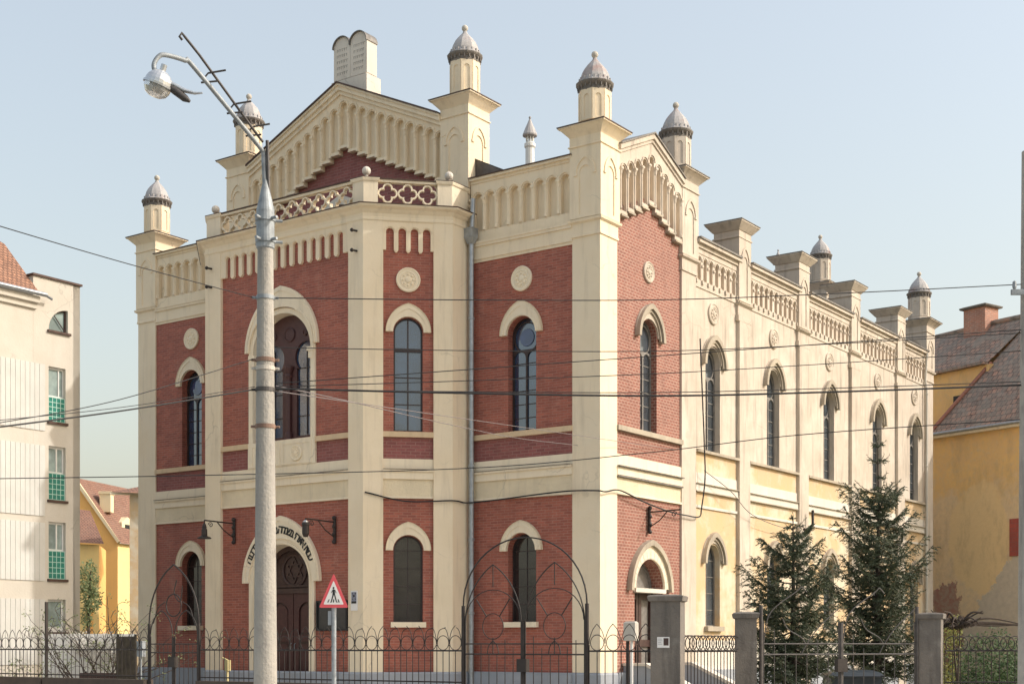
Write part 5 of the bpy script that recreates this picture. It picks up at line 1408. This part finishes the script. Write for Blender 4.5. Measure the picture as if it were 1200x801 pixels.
put('side_wall', 'orange', LH, lambda b: plate(b, Face(xw, 83.4, -.2, .98), rect(0, 5, 0, Zp(638, 83.4)), -.3, 0))  # return wall, its shade given by the orange colour
put('roof', 'browntiles', LH, lambda b: b.add([(xw-3.6, 80.4, Zp(637, 83.4)), (xw+.35, 83.2, Zp(637, 83.4)), (xw-1.6, 87, Zp(598, 87)), (xw-4.6, 86.5, Zp(590, 86.5))], [(0, 1, 2, 3)], [[(0, 0), (5, 0), (4, 4.5), (0, 4.5)]]))
put('doorway', 'orange', LH, lambda b: plate(b, Face(xw, 83.4, .8, .6), rect(-.75, -.35, 0, 4.2), 0, .02))
FH = root('far_hip_house', 'ochre house with brown hipped roof just showing beside the left corner tower', 'house', (wpx(160, 80), 80, 0), local=False)
fx = wpx(152, 80)
put('wall', 'ochre', FH, lambda b: plate(b, Face(fx, 80, .96, .28), rect(0, 9, 0, Zp(577, 80)), -.3, 0))
put('roof', 'browntiles', FH, lambda b: b.add([(fx-1.0, 79.6, Zp(577, 80)), (fx+6, 80, Zp(577, 80)), (fx+5, 86, Zp(540, 80)), (fx+1.6, 83, Zp(556, 80))], [(0, 1, 2, 3)], [[(0, 0), (6, 0), (5, 5), (2, 3)]]))
put('eaves_board', 'cream2', FH, lambda b: fbox(b, Face(fx-1.0, 79.6, .94, .34), 0, 6, Zp(579.5, 80), Zp(577, 80), -.2, 0))

# ================================================================== vegetation
def spruce(x, y, H, R, label, seed, z0=.35, dens=1.0, bare=.12):
    rnd = random.Random(seed)
    r = root('spruce_tree', label, 'spruce', (x, y, 0), 'young spruces in the synagogue yard', local=False)
    b = B(); tube(b, [(x+rnd.uniform(-.02, .02), y, H*t) for t in (0, .25, .5, .75, .97)], [.10, .085, .055, .03, .008], 8)
    nb = B(); z = z0
    def needles(p, q, L, k):
        dv = (q-p); ln = dv.length; t = dv.normalized(); m = max(2, int(ln/.022*k))
        for i in range(m):
            o = p+dv*(i/m)
            a = rnd.uniform(0, 2*PI); u = t.orthogonal().normalized(); w = t.cross(u)
            e = (u*math.cos(a)+w*math.sin(a)); n_ = (e*.8+t*.7).normalized()*L*rnd.uniform(.7, 1.2)
            s_ = t.cross(e).normalized()*.011
            nb.add([o-s_, o+s_, o+n_], [(0, 1, 2)])
    while z < H*.985:
        f = 1-(z-z0)/(H-z0); Rl = R*(f**.88)*min(1, .55+.9*(1-f))*rnd.uniform(.85, 1.08)+.10
        nbr = 7 if f > bare else 4
        if f < bare: Rl *= .62+.38*f/bare
        a0_ = rnd.uniform(0, 6)
        for k in range(nbr):
            if rnd.random() < .22: continue
            a = a0_+2*PI*k/nbr+rnd.uniform(-.25, .25); L = Rl*rnd.uniform(.5, 1.28)
            e = Vector((math.cos(a), math.sin(a), 0)); up = .55*(1-f)+.10
            prev = Vector((x, y, z)); S = 6; pts = [prev]
            for j in range(1, S+1):
                t = j/S; pts.append(Vector((x, y, z))+e*L*t+Vector((0, 0, L*(up*t-.35*f*math.sin(t*PI*.9)+.18*t*t))))
            tube(b, pts, [.018*(1-.8*j/S)*(.4+f) for j in range(S+1)], 4, cap=False)
            for j in range(S):
                needles(pts[j], pts[j+1], .07, 1.1*dens)
                if j >= 1 and (f > bare or j == 2):
                    for sg in (-1, 1):
                        for rep in (0, .33, .66):
                            pp = pts[j].lerp(pts[j+1], rep+rnd.uniform(0, .3)); l2 = (L*(.46-.05*j)+.05)*rnd.uniform(.6, 1.15)
                            side = Vector((-e.y, e.x, 0))*sg
                            q = pp+(e*.65+side*.75+Vector((0, 0, rnd.uniform(-.55, .25)))).normalized()*l2
                            needles(pp, q, .065, 1.1*dens)
        z += .085+.15*(1-f)+(.17 if f < bare and bare > .2 else 0)
    needles(Vector((x, y, H*.9)), Vector((x, y, H)), .05, 1.2)
    part('trunk', b, 'bark', r); part('crown', nb, 'spruce', r)
    return r
spruce(5.95, 30, 4.42, 1.42, 'shorter dark green spruce just right of the middle grey pier', 5, z0=.85)
spruce(8.80, 34, 6.65, 1.72, 'taller dark green spruce with a bare leader in front of the nave', 9, z0=1.0, bare=.26)

def leafcloud(nb, c, rx, ry, rz, n, L, rnd, shell=.55):
    for i in range(n):
        while True:
            p = Vector((rnd.uniform(-1, 1), rnd.uniform(-1, 1), rnd.uniform(-1, 1)))
            l = p.length
            if l < 1 and l > shell*rnd.random(): break
        bumpf = 1+.18*math.sin(p.x*7+c[0])*math.cos(p.y*6+p.z*5)
        o = Vector(c)+Vector((p.x*rx, p.y*ry, p.z*rz))*bumpf
        u = Vector((rnd.gauss(0, 1), rnd.gauss(0, 1), rnd.gauss(0, .7))).normalized(); w = u.orthogonal().normalized()
        s = L*rnd.uniform(.6, 1.2)
        nb.add([o, o+u*s*.5+w*s*.3, o+u*s, o+u*s*.5-w*s*.3], [(0, 1, 2, 3)])
def bushy(name, label, cat, x, y, clouds, mat, trunkpts, L=.09, seed=1, group=None, stemr=.03):
    rnd = random.Random(seed)
    r = root(name, label, cat, (x, y, 0), group, local=False)
    nb = B()
    for (cx, cy, cz, rx, ry, rz, n) in clouds: leafcloud(nb, (cx, cy, cz), rx, ry, rz, n, L, rnd)
    part('crown' if cat == 'tree' else 'foliage', nb, mat, r)
    b = B()
    for pts in trunkpts: tube(b, wirepts(pts, 5), [stemr*(1-.7*i/(5*(len(pts)-1))) for i in range(5*(len(pts)-1)+1)], 6)
    part('trunk', b, 'bark', r)
    return r
X0 = wpx(1165, 34)
bushy('green_bush', 'rounded bright green bush behind the fence at the right edge', 'bush', X0, 34,
      [(X0, 34, .9, 1.0, .9, 1.05, 5200), (X0+.9, 34.3, .8, .8, .8, .9, 3200), (X0-.3, 33.8, .5, .7, .6, .6, 1600)], 'bush', [[(X0, 34, 0), (X0, 34, .8)]], .075, 2)
X1 = wpx(1122, 33)
rnd = random.Random(4)
vst = [[(X1, 33, 0), (X1+.02, 33, 1.0), (X1+.06, 33, 2.05)], [(X1+.12, 33.1, 0), (X1-.02, 33.1, 1.2), (X1-.08, 33.1, 2.1)]]
for k in range(16): a = rnd.uniform(0, 6.28); vst.append([(X1, 33, 2.0), (X1+.3*math.cos(a), 33+.3*math.sin(a), 2.15+rnd.uniform(-.1, .25)), (X1+.6*math.cos(a), 33+.5*math.sin(a), 2.1+rnd.uniform(-.2, .35))])
for k in range(5): vst.append([(X1+.1, 33, 2.1), (X1+.8, 33.1, 2.12+rnd.uniform(-.08, .1)), (X1+1.9, 33.2, 2.05+rnd.uniform(-.08, .1))])
bushy('pergola_vine', 'bare pollarded vine trained along a rail above the green bush', 'vine', X1, 33, [(X1-.02, 33, 2.1, .38, .3, .14, 500)], M['bark'], vst, .09, 3, stemr=.035)
X2 = wpx(1112, 46)
bushy('ivy_shrub', 'yellowish leafy shrub against the old house wall right of the pier', 'shrub', X2, 46,
      [(X2, 46, 1.2, .5, .4, 1.3, 900), (X2+.25, 46.1, 2.1, .25, .3, .5, 200), (X2-.1, 46, .5, .6, .5, .6, 600)], 'vine', [[(X2, 46, 0), (X2, 46, 1.5)], [(X2+.2, 46, 0), (X2+.3, 46, 2.4)]], .10, 6)
X3 = wpx(104, 76)
bushy('slender_tree', 'slim pale green tree before the yellow annex wall', 'tree', X3, 76,
      [(X3, 76, 5.0, .55, .5, 1.2, 900), (X3+.25, 76, 4.0, .5, .4, .7, 500), (X3-.1, 76, 3.2, .3, .3, .8, 300)], 'paleleaf', [[(X3, 76, 0), (X3, 76, 3), (X3+.1, 76, 5.6)]], .16, 8, stemr=.12)
# white garden wall with pale blossoms and bare twigs over it
gx = wpx(50, 38.5)
b = B(); fbox(b, Face(gx, 38.5, 1, .02), 0, 2.5, 0, 1.9, -.2, 0)
solo('garden_wall', b, 'whitewash', (gx, 38.5, 0), 'low whitewashed garden wall behind the left fence', 'wall', local=False)
def bare(name, label, x, y, h, w, n, seed, mat='bark'):
    rnd = random.Random(seed); r = root(name, label, 'shrub', (x, y, 0), 'leafless shrubs behind the left fence', local=False); b = B()
    nb = B()
    for i in range(n):
        a = rnd.uniform(0, 6.28); q = Vector((x, y, 0)); pts = [tuple(q)]; dvec = Vector((math.cos(a)*.35*w, math.sin(a)*.3*w, 1)).normalized()
        for k in range(5):
            dvec = (dvec+Vector((rnd.uniform(-.5, .5), rnd.uniform(-.3, .3), rnd.uniform(-.25, .15)))).normalized(); q = q+dvec*h/4.4; pts.append(tuple(q))
        tube(b, wirepts(pts, 3), [.02*(1-.75*i_/15) for i_ in range(16)], 4, cap=False)
        for k in range(2, 6):
            p = Vector(pts[k]); e = p+Vector((rnd.uniform(-.4, .4), rnd.uniform(-.3, .3), rnd.uniform(-.1, .35)))*h/3; tube(b, [p, (p+e)/2+Vector((0, 0, .04)), e], .007, 4, cap=False)
            leafcloud(nb, tuple(e), .15, .15, .12, 10, .06, rnd)
    part('stems', b, mat, r); part('foliage', nb, 'paleleaf', r)
for i, (px, Yb, h, w, n, lb) in enumerate(((118, 38.1, 2.6, 1.2, 12, 'spreading leafless shrub before the orange-shaded gable wall'), (146, 38.0, 2.5, 1.0, 10, 'leafless shrub leaning on the left corner tower above the timber panel'),
                                          (92, 37.8, 2.3, 1.0, 8, 'thin leafless shrub at the corner of the apartment block'), (28, 36.8, 1.1, 1.3, 10, 'low tawny shrub below the ribbed panels of the apartment block'))):
    bare('bare_shrub', lb, wpx(px, Yb), Yb, h, w, n, 20+i)
xb = wpx(118, 38.2)
bushy('blossoming_hedge', 'whitish blossoming hedge along the top of the garden wall', 'hedge', xb, 38.2, [(xb+dx_, 38.2, 1.55+.1*math.sin(dx_*9), .32, .2, .35, 420) for dx_ in (-.6, -.35, -.1, .15, .4, .65)], 'blossom', [[(xb, 38.2, 0), (xb, 38.2, 1.2)]], .06, 11)
xt = wpx(147, 37)
r = root('timber_panel', 'dark timber screen panel left of the synagogue corner', 'screen', (xt, 37, 0), local=False)
b = B()
for k in range(5): fbox(b, Face(xt-.24, 37, 1, 0), .105*k, .105*k+.098, .2, 1.82, -.02, .02)
part('boards', b, 'hedgewood', r)
b = B(); [fbox(b, Face(xt-.24, 37, 1, 0), x, x+.06, 0, 1.88, -.08, -.021) for x in (.0, .46)]; part('post', b, 'hedgewood', r)
b = B(); xq = wpx(118, 37.4)
r = root('garden_bench', 'dark slatted bench seen through the left fence', 'bench', (xq, 37.4, 0), local=False)
Fb = Face(xq-.55, 37.4, 1, .0)
for nm, z0, z1 in (('backrest', .70, .86), ('seat', .42, .47)): b = B(); fbox(b, Fb, 0, 1.1, z0, z1, -.05, .02 if nm == 'backrest' else .42); part(nm, b, 'wood', r)
for x in (.1, .94): b = B(); fbox(b, Fb, x, x+.06, 0, .42, 0, .36); fbox(b, Fb, x, x+.06, .42, .9, -.1, -.051); part('leg', b, 'iron', r)

# ================================================================== ground, street, sky
def ground(name, mat, x0, x1, y0, y1, z, label=None):
    b = B(); b.quad((x0, y0, z), (x1, y0, z), (x1, y1, z), (x0, y1, z), [(x0, y0), (x1, y0), (x1, y1), (x0, y1)])
    o = link(name, b, mat); o['kind'] = 'structure'; return o
gm_ = plaster('yard earth and grass', (.12, .12, .06), (.17, .14, .09), (.2, .17, .12), .5, [((.06, .09, .03), 2.0, .45, .6, .8)])
ground('ground', gm_, -600, 600, -100, 900, 0)
asp = plaster('asphalt', (.055, .055, .056), (.045, .045, .047), (.07, .068, .065), .3, bumpn=60)
pav = plaster('paving', (.46, .43, .38), (.40, .37, .33), (.18, .17, .15), .4)
def strip(name, mat, yl0, yl1, z0, z1):
    b = B(); b.add([tuple(W(x, y, z)) for x, y, z in ((-90, yl0, z1), (90, yl0, z1), (90, yl1, z1), (-90, yl1, z1))], [(0, 1, 2, 3)])
    if z0 < z1-.01: b.add([tuple(W(x, y, z)) for x, y, z in ((-90, yl0, z0), (90, yl0, z0), (90, yl0, z1), (-90, yl0, z1))], [(0, 1, 2, 3)])
    o = link(name, b, mat); o['kind'] = 'structure'
strip('road', asp, -45, -22, .004, .004)
strip('pavement', pav, -22, -10.3, .004, .13)
strip('yard_path', plaster('pale gravel', (.50, .46, .40), (.42, .39, .34), (.3, .28, .24), .4), -10.0, -.5, .006, .006)

w = bpy.data.worlds.new('World'); scene.world = w; w.use_nodes = True
nt = w.node_tree; bg = nt.nodes['Background']
sky = nt.nodes.new('ShaderNodeTexSky'); sky.sky_type = 'NISHITA'; sky.sun_disc = False
S = Vector((.993, -.11, 0)).normalized(); ELEV = math.radians(35)
sky.sun_elevation = ELEV
sky.sun_rotation = math.atan2(S.x, S.y)
sky.air_density = 1.6; sky.dust_density = 7; sky.ozone_density = 1.0; sky.altitude = 400
# thin even veil of spring haze in the air: pale, the same in every direction
veil = mixc(nt, 1.0, sky.outputs[0], (1.68, 1.58, 1.40), 'ADD')
nt.links.new(veil, bg.inputs[0]); bg.inputs[1].default_value = .127
sun = bpy.data.lights.new('Sun', 'SUN'); sun.energy = 2.0; sun.angle = math.radians(.6); sun.color = (1, .96, .91)
so = bpy.data.objects.new('Sun', sun); COL.objects.link(so)
dirv = Vector((S.x*math.cos(ELEV), S.y*math.cos(ELEV), math.sin(ELEV)))
so.rotation_euler = dirv.to_track_quat('Z', 'Y').to_euler(); so.location = (30, 20, 40)

cam = bpy.data.cameras.new('Camera'); co = bpy.data.objects.new('Camera', cam); COL.objects.link(co)
co.location = (0, 0, 1.6); co.rotation_euler = (PI/2, 0, 0)
cam.sensor_width = 36; cam.lens = 36*1658/1200; cam.shift_y = (755-400.5)/1200; cam.clip_end = 3000; cam.clip_start = .1
scene.camera = co
vs = scene.view_settings; vs.view_transform = 'Standard'; vs.look = 'None'; vs.gamma = 1; vs.exposure = .45; vs.use_curve_mapping = False
